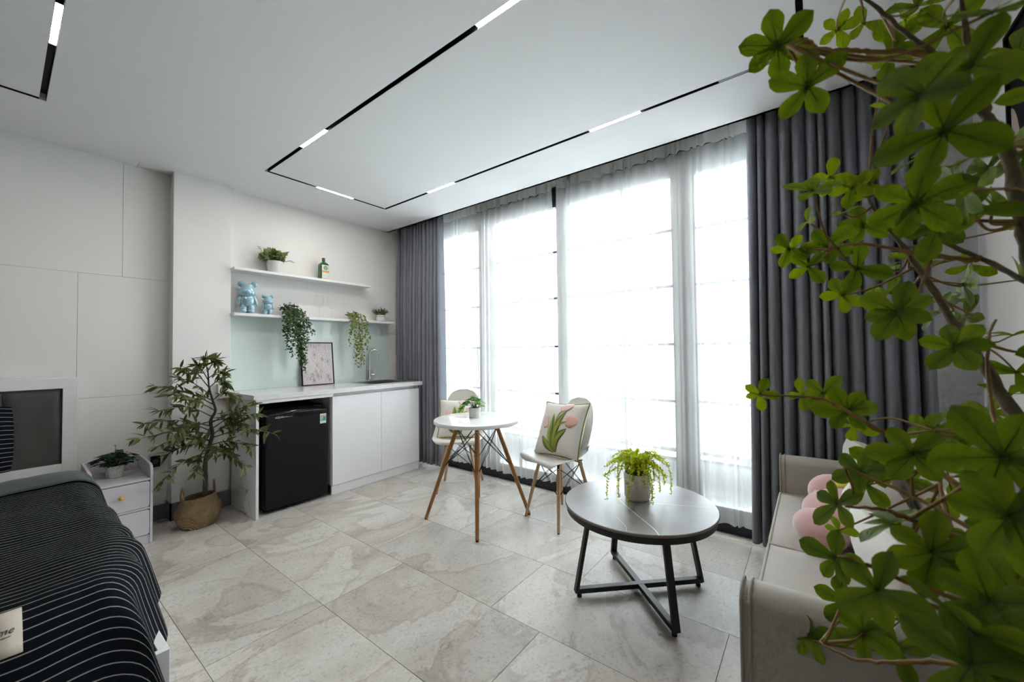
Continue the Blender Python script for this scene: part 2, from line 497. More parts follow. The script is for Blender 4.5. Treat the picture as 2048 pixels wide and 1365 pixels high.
t.replace_surface(mx.outputs[0]); M['leaf_tree'] = t.m
M['leaf_vein'] = simple('dark_leaf_vein', (.03, .08, .006), .6, var=.1)
M['leaf_olive'] = leafmat('olive_leaf', (.05, .075, .022), (.17, .20, .075), .5, .25)
M['leaf_dark'] = leafmat('dark_ivy_leaf', (.012, .042, .010), (.05, .10, .022), .4, .12, .2)
M['leaf_lime'] = leafmat('yellow_green_leaf', (.10, .15, .012), (.30, .31, .04), .45, .25, .2)
M['leaf_fern'] = leafmat('lime_fern_leaf', (.40, .52, .015), (.80, .82, .07), .5, .4, .2)
M['leaf_mid'] = leafmat('fresh_green_leaf', (.05, .18, .03), (.20, .42, .09), .45, .35, .2)
M['leaf_deep'] = leafmat('deep_green_leaf', (.006, .028, .012), (.02, .07, .025), .5, .1, .2)
M['leaf_ivy'] = leafmat('variegated_ivy_leaf', (.03, .07, .03), (.42, .52, .20), .45, .25, .1)
M['leaf_grey'] = leafmat('grey_green_leaf', (.08, .14, .05), (.24, .30, .16), .5, .2, .1)
M['flower'] = simple('mauve_flower', (.24, .16, .28), .7, var=.3, vscale=80)
M['olive_fruit'] = simple('brown_olive', (.10, .055, .02), .35, var=.4, vscale=40)

t = NT('lit_lamp_diffuser')
em = t.node('ShaderNodeEmission', ins={'Color': (1.0, .95, .88, 1), 'Strength': LAMP_STRENGTH})
t.replace_surface(em.outputs[0]); M['lamp'] = t.m

# ------------------------------------------------------------------ the setting
CEIL = 2.446
# floor slab and its tiles
g = G(); g.box(-2.6, 2.80, -.63, 3.67, -.10, -.003)
floor = struct('floor', g, M['grout'])
PX, LY = .4415, .882
joint = {0: 1.80, 1: 1.795, 2: .294, 3: .948, 4: 1.188, 5: 1.70}
gap = .0011
for k in range(-7, 6):
    x0 = .475 + PX*k - (0 if k else 0); x1 = x0 + PX
    x0c, x1c = max(x0, -2.6), min(x1, 2.80)
    if x1c - x0c < .02: continue
    j0 = joint.get(k, (k*.37) % LY)
    j = j0 - math.ceil((j0+.62)/LY)*LY
    while j < 3.66:
        a, b = max(j, -.62), min(j+LY, 3.66)
        if b - a > .02:
            g = G(); h = (b-a)/2; q = (x1c-x0c)/2
            g.box(-q+gap, q-gap, -h+gap, h-gap, -.008, 0)
            build('tile', g, M['tile'], floor, loc=((x0c+x1c)/2, (a+b)/2, 0))
        j += LY

# left wall with its flush panels, column and kitchen recess
g = G(); g.box(-2.6, .80, 3.664, 3.80, 0, CEIL+.2)
wall_left = struct('wall_left', g, M['joint'])
def panel(x0, x1, z0, z1):
    g = G(); g.box(x0+.0008, x1-.0008, 3.660, 3.668, z0+.0008, z1-.0008)
    build('panel', g, M['panel'], wall_left, bevel=.0008, seg=1)
for z0, z1, js in ((0, .880, (-2.6, -1.72, -.70, .303, .80)), (.880, 1.675, (-2.6, -1.92, -.90, .303, .80)), (1.675, CEIL+.02, (-2.6, -1.72, -.70, .503, .80))):
    for a, b in zip(js, js[1:]): panel(a, b, z0, z1)
g = G(); g.box(.745, 1.091, 3.559, 3.80, 0, CEIL+.05)
struct('wall_column', g, M['wall'], bevel=.002)
g = G(); g.box(1.06, 3.0, 3.63, 3.80, 0, 2.72)
struct('wall_kitchen', g, M['wall'])
# right wall, rear wall
g = G(); g.box(-2.6, 2.565, -.75, -.60, 0, CEIL+.2); g.box(2.565, 3.0, -.75, -.63, 0, 2.72)
struct('wall_right', g, M['wall'])
g = G(); g.box(-2.75, -2.6, -.75, 3.80, 0, CEIL+.2)
struct('wall_rear', g, M['rear'])
# wall around the glazed opening
g = G()
g.box(2.80, 3.0, 3.30, 3.64, 0, 2.72); g.box(2.80, 3.0, -.64, -.20, 0, 2.72); g.box(2.80, 3.0, -.20, 3.30, 2.45, 2.72)
struct('wall_window', g, M['wall'])
# baseboards
g = G(); g.box(.596, .735, 3.646, 3.660, 0, .10); struct('baseboard_left', g, M['grey_tile'], bevel=.001)
g = G(); g.box(.735, 1.105, 3.547, 3.560, 0, .118); g.box(.735, .747, 3.547, 3.66, 0, .118)
struct('baseboard_column', g, M['grey_tile'], bevel=.001)
g = G(); g.box(-2.6, .95, -.600, -.588, 0, .10); g.box(.95, 2.565, -.600, -.590, 0, .10); struct('baseboard_right', g, M['grey_tile'], bevel=.001)

# ceiling with recessed track slots
TA = (1.149, 2.120, .010, 3.050)      # track loop over the seating: x0, x1, y0, y1 (centre lines)
TB = (-1.00, .125, .010, 3.057)       # track loop over the bed
HW = .012
def in_slot(x, y):
    for x0, x1, y0, y1 in (TA, TB):
        inside = x0-HW < x < x1+HW and y0-HW < y < y1+HW
        core = x0+HW < x < x1-HW and y0+HW < y < y1-HW
        if inside and not core: return True
    return False
xs = sorted({-2.62, 2.565} | {v+s for T_ in (TA, TB) for v in T_[:2] for s in (-HW, HW)})
ys = sorted({-.62, 3.67} | {v+s for T_ in (TA, TB) for v in T_[2:] for s in (-HW, HW)})
g = G()
for a, b in zip(xs, xs[1:]):
    for c_, d_ in zip(ys, ys[1:]):
        if in_slot((a+b)/2, (c_+d_)/2): g.box(a, b, c_, d_, CEIL+.045, CEIL+.20)
        else: g.box(a, b, c_, d_, CEIL, CEIL+.20)
g.box(2.555, 3.0, -.75, 3.80, 2.66, 2.75); g.box(2.545, 2.565, -.62, 3.67, CEIL, 2.72)
ceiling = struct('ceiling', g, M['ceil'])

def track(T_, label):
    x0, x1, y0, y1 = T_
    o = thing('ceiling_track', label, 'track', ((x0+x1)/2, (y0+y1)/2, CEIL))
    for (ax, bx, ay, by) in ((x0-HW, x0+HW, y0-HW, y1+HW), (x1-HW, x1+HW, y0-HW, y1+HW), (x0+HW, x1-HW, y0-HW, y0+HW), (x0+HW, x1-HW, y1-HW, y1+HW)):
        g = G(); e = .0012; q = .0006
        if by-ay > bx-ax:
            g.box(ax+q, ax+q+e, ay+q, by-q, CEIL+.0005, CEIL+.040); g.box(bx-e-q, bx-q, ay+q, by-q, CEIL+.0005, CEIL+.040)
        else:
            g.box(ax, bx, ay+q, ay+e+q, CEIL+.0005, CEIL+.040); g.box(ax, bx, by-e-q, by-q, CEIL+.0005, CEIL+.040)
        g.box(ax+q, bx-q, ay+q, by-q, CEIL+.038, CEIL+.044)
        build('rail', g, M['track'], o, world=True)
    return o
track(TA, 'black recessed lighting track, large rectangular loop above the tables')
track(TB, 'black recessed lighting track corner above the bed')
def lamp(x, y, along, label, lit=True, L=.305):
    o = thing('linear_lamp', label, 'ceiling lamp', (x, y, CEIL), 0 if along == 'y' else rad(90), 'slim linear lamps clipped in the ceiling tracks')
    g = G(); g.box(-.0098, .0098, -L/2, L/2, .004, .036); build('housing', g, M['track'], o)
    g = G(); g.box(-.0094, .0094, -L/2+.003, L/2-.003, .0006, .0038); build('diffuser', g, M['lamp'] if lit else M['grey_tile'], o)
lamp(TA[0], 2.375, 'y', 'lit linear lamp on the near long side, close to the kitchen end')
lamp(TA[0], .885, 'y', 'lit linear lamp on the near long side, cut by the top picture edge')
lamp(1.658, TA[3], 'x', 'lit linear lamp on the short track side facing the kitchen shelves')
lamp(TA[1], 2.316, 'y', 'lit linear lamp on the window side, near the kitchen corner')
lamp(TA[1], .870, 'y', 'lit linear lamp on the window side, above the coffee table')
lamp(TA[1], .180, 'y', 'unlit grey linear lamp on the window side behind tree leaves', lit=False, L=.31)
lamp(TB[1], 2.330, 'y', 'lit linear lamp in the track above the bed, top left corner')

# ------------------------------------------------------------------ glazed doors
WX = 2.835
def sash(n, y0, y1, x, sl, sr):
    """one glazed leaf from y0 to y1; sl / sr stile widths"""
    g = G()
    g.box(x-.022, x+.022, y0, y0+sl, .055, 2.40); g.box(x-.022, x+.022, y1-sr, y1, .055, 2.40)
    g.box(x-.022, x+.022, y0+sl, y1-sr, .055, .115); g.box(x-.022, x+.022, y0+sl, y1-sr, 2.335, 2.40)
    o = struct('window_%d' % n, g, M['alu'], bevel=.002)
    zs = (.115, .40, .79, 1.18, 1.58, 1.965, 2.335); ym = (y0+y1)/2
    for z in zs[1:-1]:
        g = G(); g.box(x-.006, x+.006, y0+sl, y1-sr, z-.010, z+.010); build('glazing_bar', g, M['alu'], o)
    for za, zb in zip(zs, zs[1:]):
        g = G(); g.box(x-.006, x+.006, ym-.010, ym+.010, za+.010 if za > .2 else za, zb-.010 if zb < 2.3 else zb); build('glazing_bar', g, M['alu'], o)
    for za, zb in zip(zs, zs[1:]):
        for a, b in ((y0+sl, ym), (ym, y1-sr)):
            g = G(); g.box(x+.008, x+.012, a, b, za, zb); build('pane', g, M['glazing'], o)
sash(1, 2.36, 3.27, WX+.03, .085, .06)
sash(2, 1.610, 2.525, WX-.02, .052, .085)
sash(3, .60, 1.606, WX-.02, .085, .052)
sash(4, -.17, .765, WX+.03, .06, .085)
g = G()
g.box(2.775, 2.915, -.20, 3.30, 0, .055); g.box(2.790, 2.915, -.20, 3.30, 2.40, 2.50); g.box(2.790, 2.915, -.20, -.16, .055, 2.40); g.box(2.790, 2.915, 3.26, 3.30, .055, 2.40)
g.box(2.770, 2.784, -.20, 3.30, .0, .090)
struct('trim_1', g, M['alu'], bevel=.002)
g = G(); g.box(2.752, 2.770, -.62, 3.62, -.001, .004); struct('trim_2', g, M['steel'])

# outside: balcony slab, low parapet, a far city with haze put into its colours
g = G(); g.box(3.0, 3.16, -.6, 3.7, -.12, .36); struct('wall_balcony', g, M['white_mat'])
ra = thing('balcony_rail', 'grey rail running along the low white parapet outside the glass', 'rail', (3.08, 1.5, .36))
g = G(); g.box(3.055, 3.105, -.6, 3.7, .385, .415); build('top_rail', g, M['grey_tile'], ra, world=True)
for i in range(6):
    g = G(); g.box(3.07, 3.09, -.4+.75*i, -.38+.75*i, .36, .385); build('post', g, M['grey_tile'], ra, world=True)
M['haze_wall'] = simple('hazy_render', (.70, .71, .73), .8, var=.05, vscale=.2)  # distance haze is put into these pale building colours
M['haze_dark'] = simple('hazy_window', (.50, .52, .55), .4, var=.05, vscale=.2)
M['haze_red'] = simple('hazy_red_roof', (.75, .58, .54), .8, var=.08, vscale=.2)
M['haze_ground'] = simple('hazy_bounce_ground', (.80, .82, .82), .9, var=.1, vscale=.05)  # paled by haze and raised further to bounce daylight up to the ceiling
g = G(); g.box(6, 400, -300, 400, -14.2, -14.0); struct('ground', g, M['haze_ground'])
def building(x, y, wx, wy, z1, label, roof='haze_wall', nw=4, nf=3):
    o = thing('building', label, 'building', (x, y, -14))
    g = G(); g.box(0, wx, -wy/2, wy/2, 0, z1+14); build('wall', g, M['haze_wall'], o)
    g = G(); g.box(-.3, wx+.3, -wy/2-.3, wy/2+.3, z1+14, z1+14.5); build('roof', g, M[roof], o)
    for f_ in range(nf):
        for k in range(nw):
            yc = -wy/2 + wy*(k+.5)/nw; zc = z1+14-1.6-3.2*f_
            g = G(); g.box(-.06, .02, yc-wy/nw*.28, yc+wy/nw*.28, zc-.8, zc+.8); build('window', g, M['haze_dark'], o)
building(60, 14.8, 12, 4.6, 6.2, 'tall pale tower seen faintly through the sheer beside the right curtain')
building(46, 20.0, 12, 10, -1.2, 'low pale block with a haze-paled red roof behind the sheer curtain', 'haze_red')
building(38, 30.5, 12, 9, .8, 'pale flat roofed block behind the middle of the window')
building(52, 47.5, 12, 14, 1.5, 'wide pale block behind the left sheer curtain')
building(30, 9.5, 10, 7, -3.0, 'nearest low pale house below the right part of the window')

# ------------------------------------------------------------------ curtains
def curtain_sheet(y0, y1, x, z0, z1, folds, amp, seed, nz=14, flare=.0, header=.0, per=10, irregular=.35, sag=0.0, omega=False):
    """vertical cloth: returns grid; folds run along y"""
    rnd = random.Random(seed)
    ph = [0.0]
    for k in range(folds): ph.append(ph[-1] + 1 + rnd.uniform(-irregular, irregular))
    am = [amp*(1+rnd.uniform(-.35, .35)) for _ in range(folds+2)]
    tot = ph[-1]
    nu = folds*per
    g = G()
    sk = [rnd.uniform(-1, 1) for _ in range(folds+2)]
    def fn(u, v):
        p = u*folds; i = min(int(p), folds-1); t = p-i
        if omega:
            yy = lerp(ph[i], ph[i+1], t-.125*math.sin(2*math.pi*t))/tot; s_ = math.cos(2*math.pi*t)
        else:
            yy = lerp(ph[i], ph[i+1], t)/tot; s_ = math.sin(2*math.pi*t)
        A = lerp(am[i], am[i+1], t)
        low = 1-v                     # 0 at the top
        k = .62 + .38*sm(low*2.2)
        xo = A*k*(math.copysign(abs(s_)**.75, s_)) + .008*math.sin(5*yy+3*low+sk[i])*low
        y = lerp(y0, y1, yy) + flare*(yy-.5)*low*2*.5 + .010*sk[i]*low*math.sin(math.pi*t)
        z = lerp(z0 + sag*math.sin(9*yy+seed)*.5, z1, v)
        return (x+xo, y, z)
    g.grid(nu, nz, fn)
    return g
def dark_curtain(y0, y1, seed, folds, label, z0, x=2.635, flare=0.0):
    o = thing('blackout_curtain', label, 'curtain', (x, (y0+y1)/2, 0))
    g = curtain_sheet(y0, y1, x, z0, 2.60, folds, .042, seed, nz=16, flare=flare, omega=True, per=14)
    build('cloth', g, M['curtain'], o, world=True, smooth=180, solid=.003)
    g = G(); g.box(x-.012, x+.012, min(y0, y1), max(y0, y1), 2.600, 2.62); build('curtain_rail', g, M['white_mat'], o, world=True)
dark_curtain(2.865, 3.44, 3, 11, 'slate grey blackout curtain gathered beside the kitchen counter', .045, 2.63, flare=.02)
dark_curtain(3.46, 3.60, 6, 2, 'narrow slate grey curtain end against the kitchen wall corner', .05, 2.66)
dark_curtain(-.44, .275, 5, 13, 'slate grey blackout curtain hanging behind the sofa', .045, 2.625, flare=.05)

def sheer(y0, y1, seed, folds, label):
    o = thing('sheer_curtain', label, 'curtain', (2.71, (y0+y1)/2, 0))
    g = curtain_sheet(y0, y1, 2.715, .085, 2.44, folds, .020, seed, nz=12, irregular=.6, per=8, sag=.02)
    build('cloth', g, M['sheer'], o, world=True, smooth=180)
    g = curtain_sheet(y0, y1, 2.713, 2.44, 2.60, folds, .016, seed, nz=3, irregular=.6, per=8)
    build('header', g, M['sheer_head'], o, world=True, smooth=180)
sheer(1.650, 2.93, 21, 19, 'left white sheer curtain, from the dark curtain to the middle gap')
sheer(.24, 1.612, 22, 19, 'right white sheer curtain, behind the coffee table')

# ------------------------------------------------------------------ kitchen
wt = thing('worktop', 'white marble worktop running above fridge and cabinet', 'worktop', (1.8, 3.35, .822))
SX0, SX1, SY0, SY1 = 2.09, 2.50, 3.17, 3.555
g = G()
g.box(1.079, SX0, 3.07, 3.628, .822, .858); g.box(SX1, 2.555, 3.07, 3.628, .822, .858)
g.box(SX0, SX1, 3.07, SY0, .822, .858); g.box(SX0, SX1, SY1, 3.628, .822, .858)
build('slab', g, M['marble'], wt, world=True)
sk = thing('kitchen_sink', 'stainless steel sink bowl sunk into the marble worktop', 'sink', (2.295, 3.36, .70))
g = G(); e = .0015
g.box(SX0+e, SX0+.006, SY0+e, SY1-e, .70, .8595); g.box(SX1-.006, SX1-e, SY0+e, SY1-e, .70, .8595)
g.box(SX0+.006, SX1-.006, SY0+e, SY0+.006, .70, .8595); g.box(SX0+.006, SX1-.006, SY1-.006, SY1-e, .70, .8595); g.box(SX0+.006, SX1-.006, SY0+.006, SY1-.006, .70, .706)
build('bowl', g, M['steel'], sk, world=True)
g = G()
for a in ((SX0-.012, SX1+.012, SY0-.012, SY0), (SX0-.012, SX1+.012, SY1, SY1+.012), (SX0-.012, SX0, SY0, SY1), (SX1, SX1+.012, SY0, SY1)): g.box(*a, .8583, .8600)
build('rim', g, M['steel'], sk, world=True)
g = G(); g.lathe([(.0, .0), (.032, .0), (.034, .003), (.0, .004)], 20, (2.295, 3.36, .706)); build('drain', g, M['chrome'], sk, world=True, smooth=40)

tp = thing('kitchen_tap', 'chrome gooseneck kitchen tap standing behind the sink', 'tap', (2.30, 3.585, .858))
g = G(); g.lathe([(.022, 0), (.022, .006), (.015, .012), (.0145, .11), (.0135, .115)], 20); build('base', g, M['chrome'], tp, smooth=40)
pts = [(0, 0, .11), (0, 0, .20), (0, 0, .262)] + [(.045*(1-math.cos(a)), -.02*(1-math.cos(a)), .262+.052*math.sin(a)) for a in [math.pi*k/12 for k in range(1, 12)]] + [(.093, -.041, .255), (.097, -.043, .235)]
g = G(); g.tube(pts, [.0095]*(len(pts)-2)+[.011, .011], 12); build('spout', g, M['chrome'], tp, smooth=60)
g = G(); g.tube([(.012, -.006, .062), (.045, -.018, .062)], .0125, 12); build('valve', g, M['chrome'], tp, smooth=40)
g = G(); g.tube([(.042, -.017, .070), (.044, -.018, .125)], [.004, .003], 8); build('lever', g, M['chrome'], tp, smooth=60)

ep = thing('cabinet_end_panel', 'white end panel closing the counter beside the olive tree', 'panel', (1.103, 3.3, 0))
g = G(); g.box(1.095, 1.113, 3.075, 3.545, .001, .8218); build('board', g, M['white_mat'], ep, world=True, bevel=.0008)
g = G(); g.box(1.113, 1.648, 3.08, 3.098, .796, .8218); build('fascia', g, M['white_gloss'], ep, world=True, bevel=.0008)

cb = thing('sink_cabinet', 'white gloss two door sink cabinet with plinth', 'cabinet', (2.09, 3.35, 0))
g = G()
g.box(1.650, 1.664, 3.115, 3.60, .076, .8215); g.box(2.516, 2.530, 3.115, 3.60, .076, .8215); g.box(1.664, 2.516, 3.115, 3.60, .076, .090); g.box(1.664, 2.516, 3.59, 3.60, .09, .8215); g.box(1.664, 2.516, 3.128, 3.146, .785, .8215)
build('body', g, M['white_mat'], cb, world=True)
for a, b in ((1.652, 2.1035), (2.1055, 2.530)):
    g = G(); g.box(a, b, 3.096, 3.1145, .078, .792); build('door', g, M['white_gloss'], cb, world=True, bevel=.0012)
g = G(); g.box(1.650, 2.528, 3.104, 3.118, .001, .075); build('plinth', g, M['white_gloss'], cb, world=True, bevel=.001)

fr = thing('mini_fridge', 'black mini fridge under the worktop', 'fridge', (1.39, 3.35, 0))
g = G(); g.box(1.168, 1.612, 3.165, 3.58, .018, .735); build('body', g, M['black_mat'], fr, world=True, bevel=.006)
dr = None
g = G(); g.box(1.166, 1.614, 3.100, 3.160, .030, .700); dr = build('door', g, M['black_mat'], fr, world=True, bevel=.008, seg=3)
def capf(u, v):
    x = lerp(1.166, 1.614, u); bow = .028*math.sin(math.pi*u)
    a = v*math.pi*.5
    return (x, 3.160-.060*math.cos(a), .701+(.012+bow)*math.sin(a))
g = G(); g.grid(24, 8, capf)
g.grid(24, 1, lambda u, v: (lerp(1.166, 1.614, u), 3.160, lerp(.701, .701+.012+.028*math.sin(math.pi*u), v)))
build('top_cap', g, M['black_gloss'], fr, world=True, smooth=50)
g = G(); g.box(1.36, 1.60, 3.0965, 3.104, .672, .698); build('handle_recess', g, M['black_gloss'], fr, world=True, bevel=.002)
g = text_geo('AQUA', .019, lambda x, y, h: (1.226+x, 3.0998-h, .676+y), shear=.15)
M['silver_print'] = simple('silver_print', (.75, .75, .76), .35, var=.02)
tag(build('lettering', g, M['silver_print'], dr, world=True), 'silver AQUA lettering')
g = G()
for k in range(9): g.box(1.282+k*.0075, 1.2865+k*.0075, 3.0993, 3.0999, .6785, .6805 if k > 4 else .6825)
build('fine_print', g, M['silver_print'], dr, world=True)
M['st_white'] = simple('sticker_white', (.72, .74, .72), .5, var=.05); M['st_green'] = simple('sticker_green', (.03, .30, .14), .5, var=.25, vscale=90); M['st_orange'] = simple('sticker_orange', (.80, .33, .14), .5, var=.05)
M['st_pale'] = simple('sticker_pale_green', (.40, .62, .47), .5, var=.2, vscale=120)
st = G(); st.box(1.553, 1.601, 3.0990, 3.0998, .592, .668); st = tag(build('energy_sticker', st, M['st_white'], dr, world=True), 'small green, orange and white energy label')
g = G(); g.box(1.556, 1.598, 3.0984, 3.0990, .648, .660); build('orange_band', g, M['st_orange'], st, world=True)
g = G(); g.box(1.556, 1.598, 3.0984, 3.0990, .612, .646); build('green_field', g, M['st_green'], st, world=True)
g = G()
for k in range(5): g.lathe([(0, 0), (.0028, 0), (.0028, .0004), (0, .0004)], 5, (0, 0, 0))
g = G()
for k in range(5):
    cx = 1.561+k*.008
    g.prism([(cx+(.0032 if i % 2 == 0 else .0013)*math.sin(2*math.pi*i/10), .654+(.0032 if i % 2 == 0 else .0013)*math.cos(2*math.pi*i/10)) for i in range(10)], lambda u, v, h: (u, 3.0984-h, v), .0004)
build('stars', g, M['st_white'], st, world=True)
g = G(); g.box(1.558, 1.576, 3.0980, 3.0984, .630, .644); g.box(1.560, 1.572, 3.0980, 3.0984, .616, .628); build('pale_blocks', g, M['st_pale'], st, world=True)
for x in (1.20, 1.58):
    for y in (3.20, 3.54):
        g = G(); g.lathe([(.016, 0), (.016, .012), (.008, .014), (.008, .02)], 10, (x, y, .0)); build('foot', g, M['rubber'], fr, world=True)

g = G(); g.box(1.0925, 2.558, 3.622, 3.6298, .8585, 1.4435)
bs = build('backsplash', g, M['mint'], None, bevel=.0006, seg=1); bs['kind'] = 'structure'; bs.name = 'wall_backsplash'

def shelf(x1, z0, z1, label):
    g = G(); g.box(1.0915, x1, 3.487, 3.6295, z0, z1)
    tag(build('wall_shelf', g, M['white_mat'], bevel=.0012), label, 'shelf')
shelf(2.262, 1.796, 1.817, 'short white wall shelf, the upper one')
shelf(2.538, 1.444, 1.466, 'long white wall shelf, the lower one above the mint glass')

# sockets
so = thing('wall_socket', 'white double wall socket on the column above the olive tree', 'socket', (1.041, 3.559, .87))
g = G(); g.box(1.003, 1.079, 3.520, 3.5588, .815, .928); build('box', g, M['white_plastic'], so, world=True, bevel=.003)
g = G(); g.box(1.028, 1.074, 3.516, 3.520, .822, .921); pl_ = build('plate', g, M['white_plastic'], so, world=True, bevel=.002)
for zc in (.852, .893):
    for xc in (1.042, 1.060):
        g = G(); g.box(xc-.0035, xc+.0035, 3.5155, 3.5162, zc-.002, zc+.002); build('slot', g, M['black_gloss'], pl_, world=True)
pts = catmull([(1.05, 3.54, .815), (1.056, 3.53, .79), (1.078, 3.54, .76), (1.086, 3.55, .70), (1.088, 3.552, .58), (1.085, 3.552, .45), (1.088, 3.552, .33)], 5)
g = G(); g.tube(pts, .004, 8)
M['yellow_cable'] = simple('yellow_cable', (.70, .36, .02), .5, var=.05)
tag(build('power_cable', g, M['yellow_cable'], smooth=60), 'yellow power cable dropping from the white socket behind the leaves', 'cable')
so = thing('wall_socket', 'black wall socket low beside the nightstand', 'socket', (.677, 3.658, .41))
g = G(); g.box(.652, .702, 3.640, 3.6575, .370, .446); build('plate', g, M['black_mat'], so, world=True, bevel=.002)
g = G(); g.lathe([(.014, 0), (.016, 0), (.016, .002), (.014, .002)], 14); g.v = [(.677+p[0], 3.640-p[2], .408+p[1]) for p in g.v]; build('outlet_ring', g, M['black_gloss'], so, world=True)

# ------------------------------------------------------------------ round dining table
TC = (2.038, 1.871)
dt = thing('dining_table', 'small round white table on crossed wooden legs', 'table', (*TC, 0), rad(-3.5))
g = G(); g.lathe([(.280, .654), (.294, .655), (.2985, .660), (.2985, .675), (.296, .679), (.290, .6805)], 64); build('table_top', g, M['white_gloss'], dt, smooth=35)
def leg_at(a, foot, top_r, foot_r, zt):
    return Vector((a[0]*top_r, a[1]*top_r, zt)), Vector((a[0]*foot_r, a[1]*foot_r, .004))
cor = [(-1, 1), (-1, -1), (1, -1), (1, 1)]
def splay_base(o, top, foot, zt, r0, r1, wm, zmid, wire_r, holes=True):
    legs = []
    for a in cor:
        p, q = Vector((a[0]*top, a[1]*top, zt)), Vector((a[0]*foot, a[1]*foot, .005))
        legs.append((p, q))
        g = G(); n = 8
        pts = [p.lerp(q, k/n) for k in range(n+1)]
        rr = [lerp(r0*.92, r0, min(1, k/2)) if k < 3 else lerp(r0, r1, (k-3)/(n-3)) for k in range(n+1)]
        g.tube(pts, rr, 14); lg = build('leg', g, wm, o, smooth=60)
        g = G(); g.tube([q, q-(p-q).normalized()*-.0], .0001, 3) if False else g.lathe([(r1*.8, -.0048), (r1*.8, .0)], 12, tuple(q)); build('foot_glide', g, M['rubber'], lg)
        d = (q-p).normalized()
        g = G(); side = Vector((a[0], a[1], 0)).normalized()
        g.bar(p - d*.004, p + d*.035, .012, r0*2.1, up=side); build('bracket', g, M['black_steel'], lg)
        g = G()
        for tt in (.06, .45):
            c_ = p.lerp(q, tt) + side*r0*.9; g.ell(c_, (.004, .004, .004), 8, 6)
        build('bolt', g, M['chrome'], lg)
    zf = zmid/zt
    for i in range(4):
        (p0, q0), (p1, q1) = legs[i], legs[(i+1) % 4]
        for off in (-.006, .006):
            g = G()
            a, b = p0.lerp(q0, .05), p1.lerp(q1, 1-zf)
            mid = (a+b)/2
            cen = Vector((0, 0, mid.z)); inn = (cen-mid)
            inn = inn.normalized()*off if inn.length > 1e-5 else Vector((0, 0, 0))
            g.tube([a, mid+inn, b], wire_r, 6)
            a, b = p1.lerp(q1, .05), p0.lerp(q0, 1-zf)
            mid = (a+b)/2
            g.tube([a, mid+inn, b], wire_r, 6)
            build('brace_wire', g, M['black_steel'], o, smooth=60)
splay_base(dt, .09, .252, .650, .0150, .0115, M['wood_table'], .34, .0021)
g = G()
for s_ in (1, -1): g.bar((-.10, -.10*s_, .6475), (.10, .10*s_, .6475), .03, .010)
build('underframe', g, M['black_steel'], dt)

# ------------------------------------------------------------------ shell chairs
def shell_surface(u, v):
    prof = [(0, (.200, .408)), (.05, (.205, .418)), (.12, (.185, .428)), (.25, (.10, .421)), (.38, (.0, .414)), (.48, (-.075, .420)), (.56, (-.125, .445)), (.64, (-.158, .50)), (.74, (-.185, .585)), (.86, (-.208, .69)), (.95, (-.222, .77)), (1, (-.228, .805))]
    x = interp([(t_, q[0]) for t_, q in prof], v); z = interp([(t_, q[1]) for t_, q in prof], v)
    x2 = interp([(t_, q[0]) for t_, q in prof], min(1, v+.02)) - interp([(t_, q[0]) for t_, q in prof], max(0, v-.02))
    z2 = interp([(t_, q[1]) for t_, q in prof], min(1, v+.02)) - interp([(t_, q[1]) for t_, q in prof], max(0, v-.02))
    n = Vector((z2, 0, -x2)).normalized()
    wdt = interp([(0, .10), (.02, .145), (.06, .178), (.15, .205), (.35, .222), (.5, .224), (.62, .213), (.72, .190), (.80, .170), (.86, .152), (.90, .138), (.93, .123), (.955, .106), (.975, .086), (.99, .060), (1, .025)], v)
    lift = interp([(0, .0), (.12, .012), (.3, .035), (.45, .075), (.58, .11), (.68, .085), (.8, .045), (.92, .02), (1, .008)], v)
    a = abs(u)
    drop = -.012*(1-min(1, v/.08))*a if v < .08 else 0
    p = Vector((x, u*wdt, z+drop)) + n*lift*(a**2.4)
    return p
def shell_chair(label, loc, face):
    o = thing('shell_chair', label, 'chair', (*loc, 0), face, 'white shell chairs at the round table')
    g = G(); g.grid(22, 44, lambda u, v: shell_surface(u*2-1, v))
    build('seat_shell', g, M['shell'], o, smooth=180, solid=.007, subsurf=1)
    splay_base(o, .095, .168, .398, .0125, .0095, M['wood_chair'], .20, .0020)
    g = G()
    for s_ in (1, -1): g.bar((-.11, -.11*s_, .401), (.11, .11*s_, .401), .022, .006)
    build('underframe', g, M['black_steel'], o)
    return o
FR = math.atan2(.30, -.95)
FL = math.atan2(-.58, -.81)
chR = shell_chair('white shell chair between the round table and the coffee table', (2.355, 1.400), FR)
chL = shell_chair('white shell chair half hidden behind the round table', (2.400, 2.400), FL)

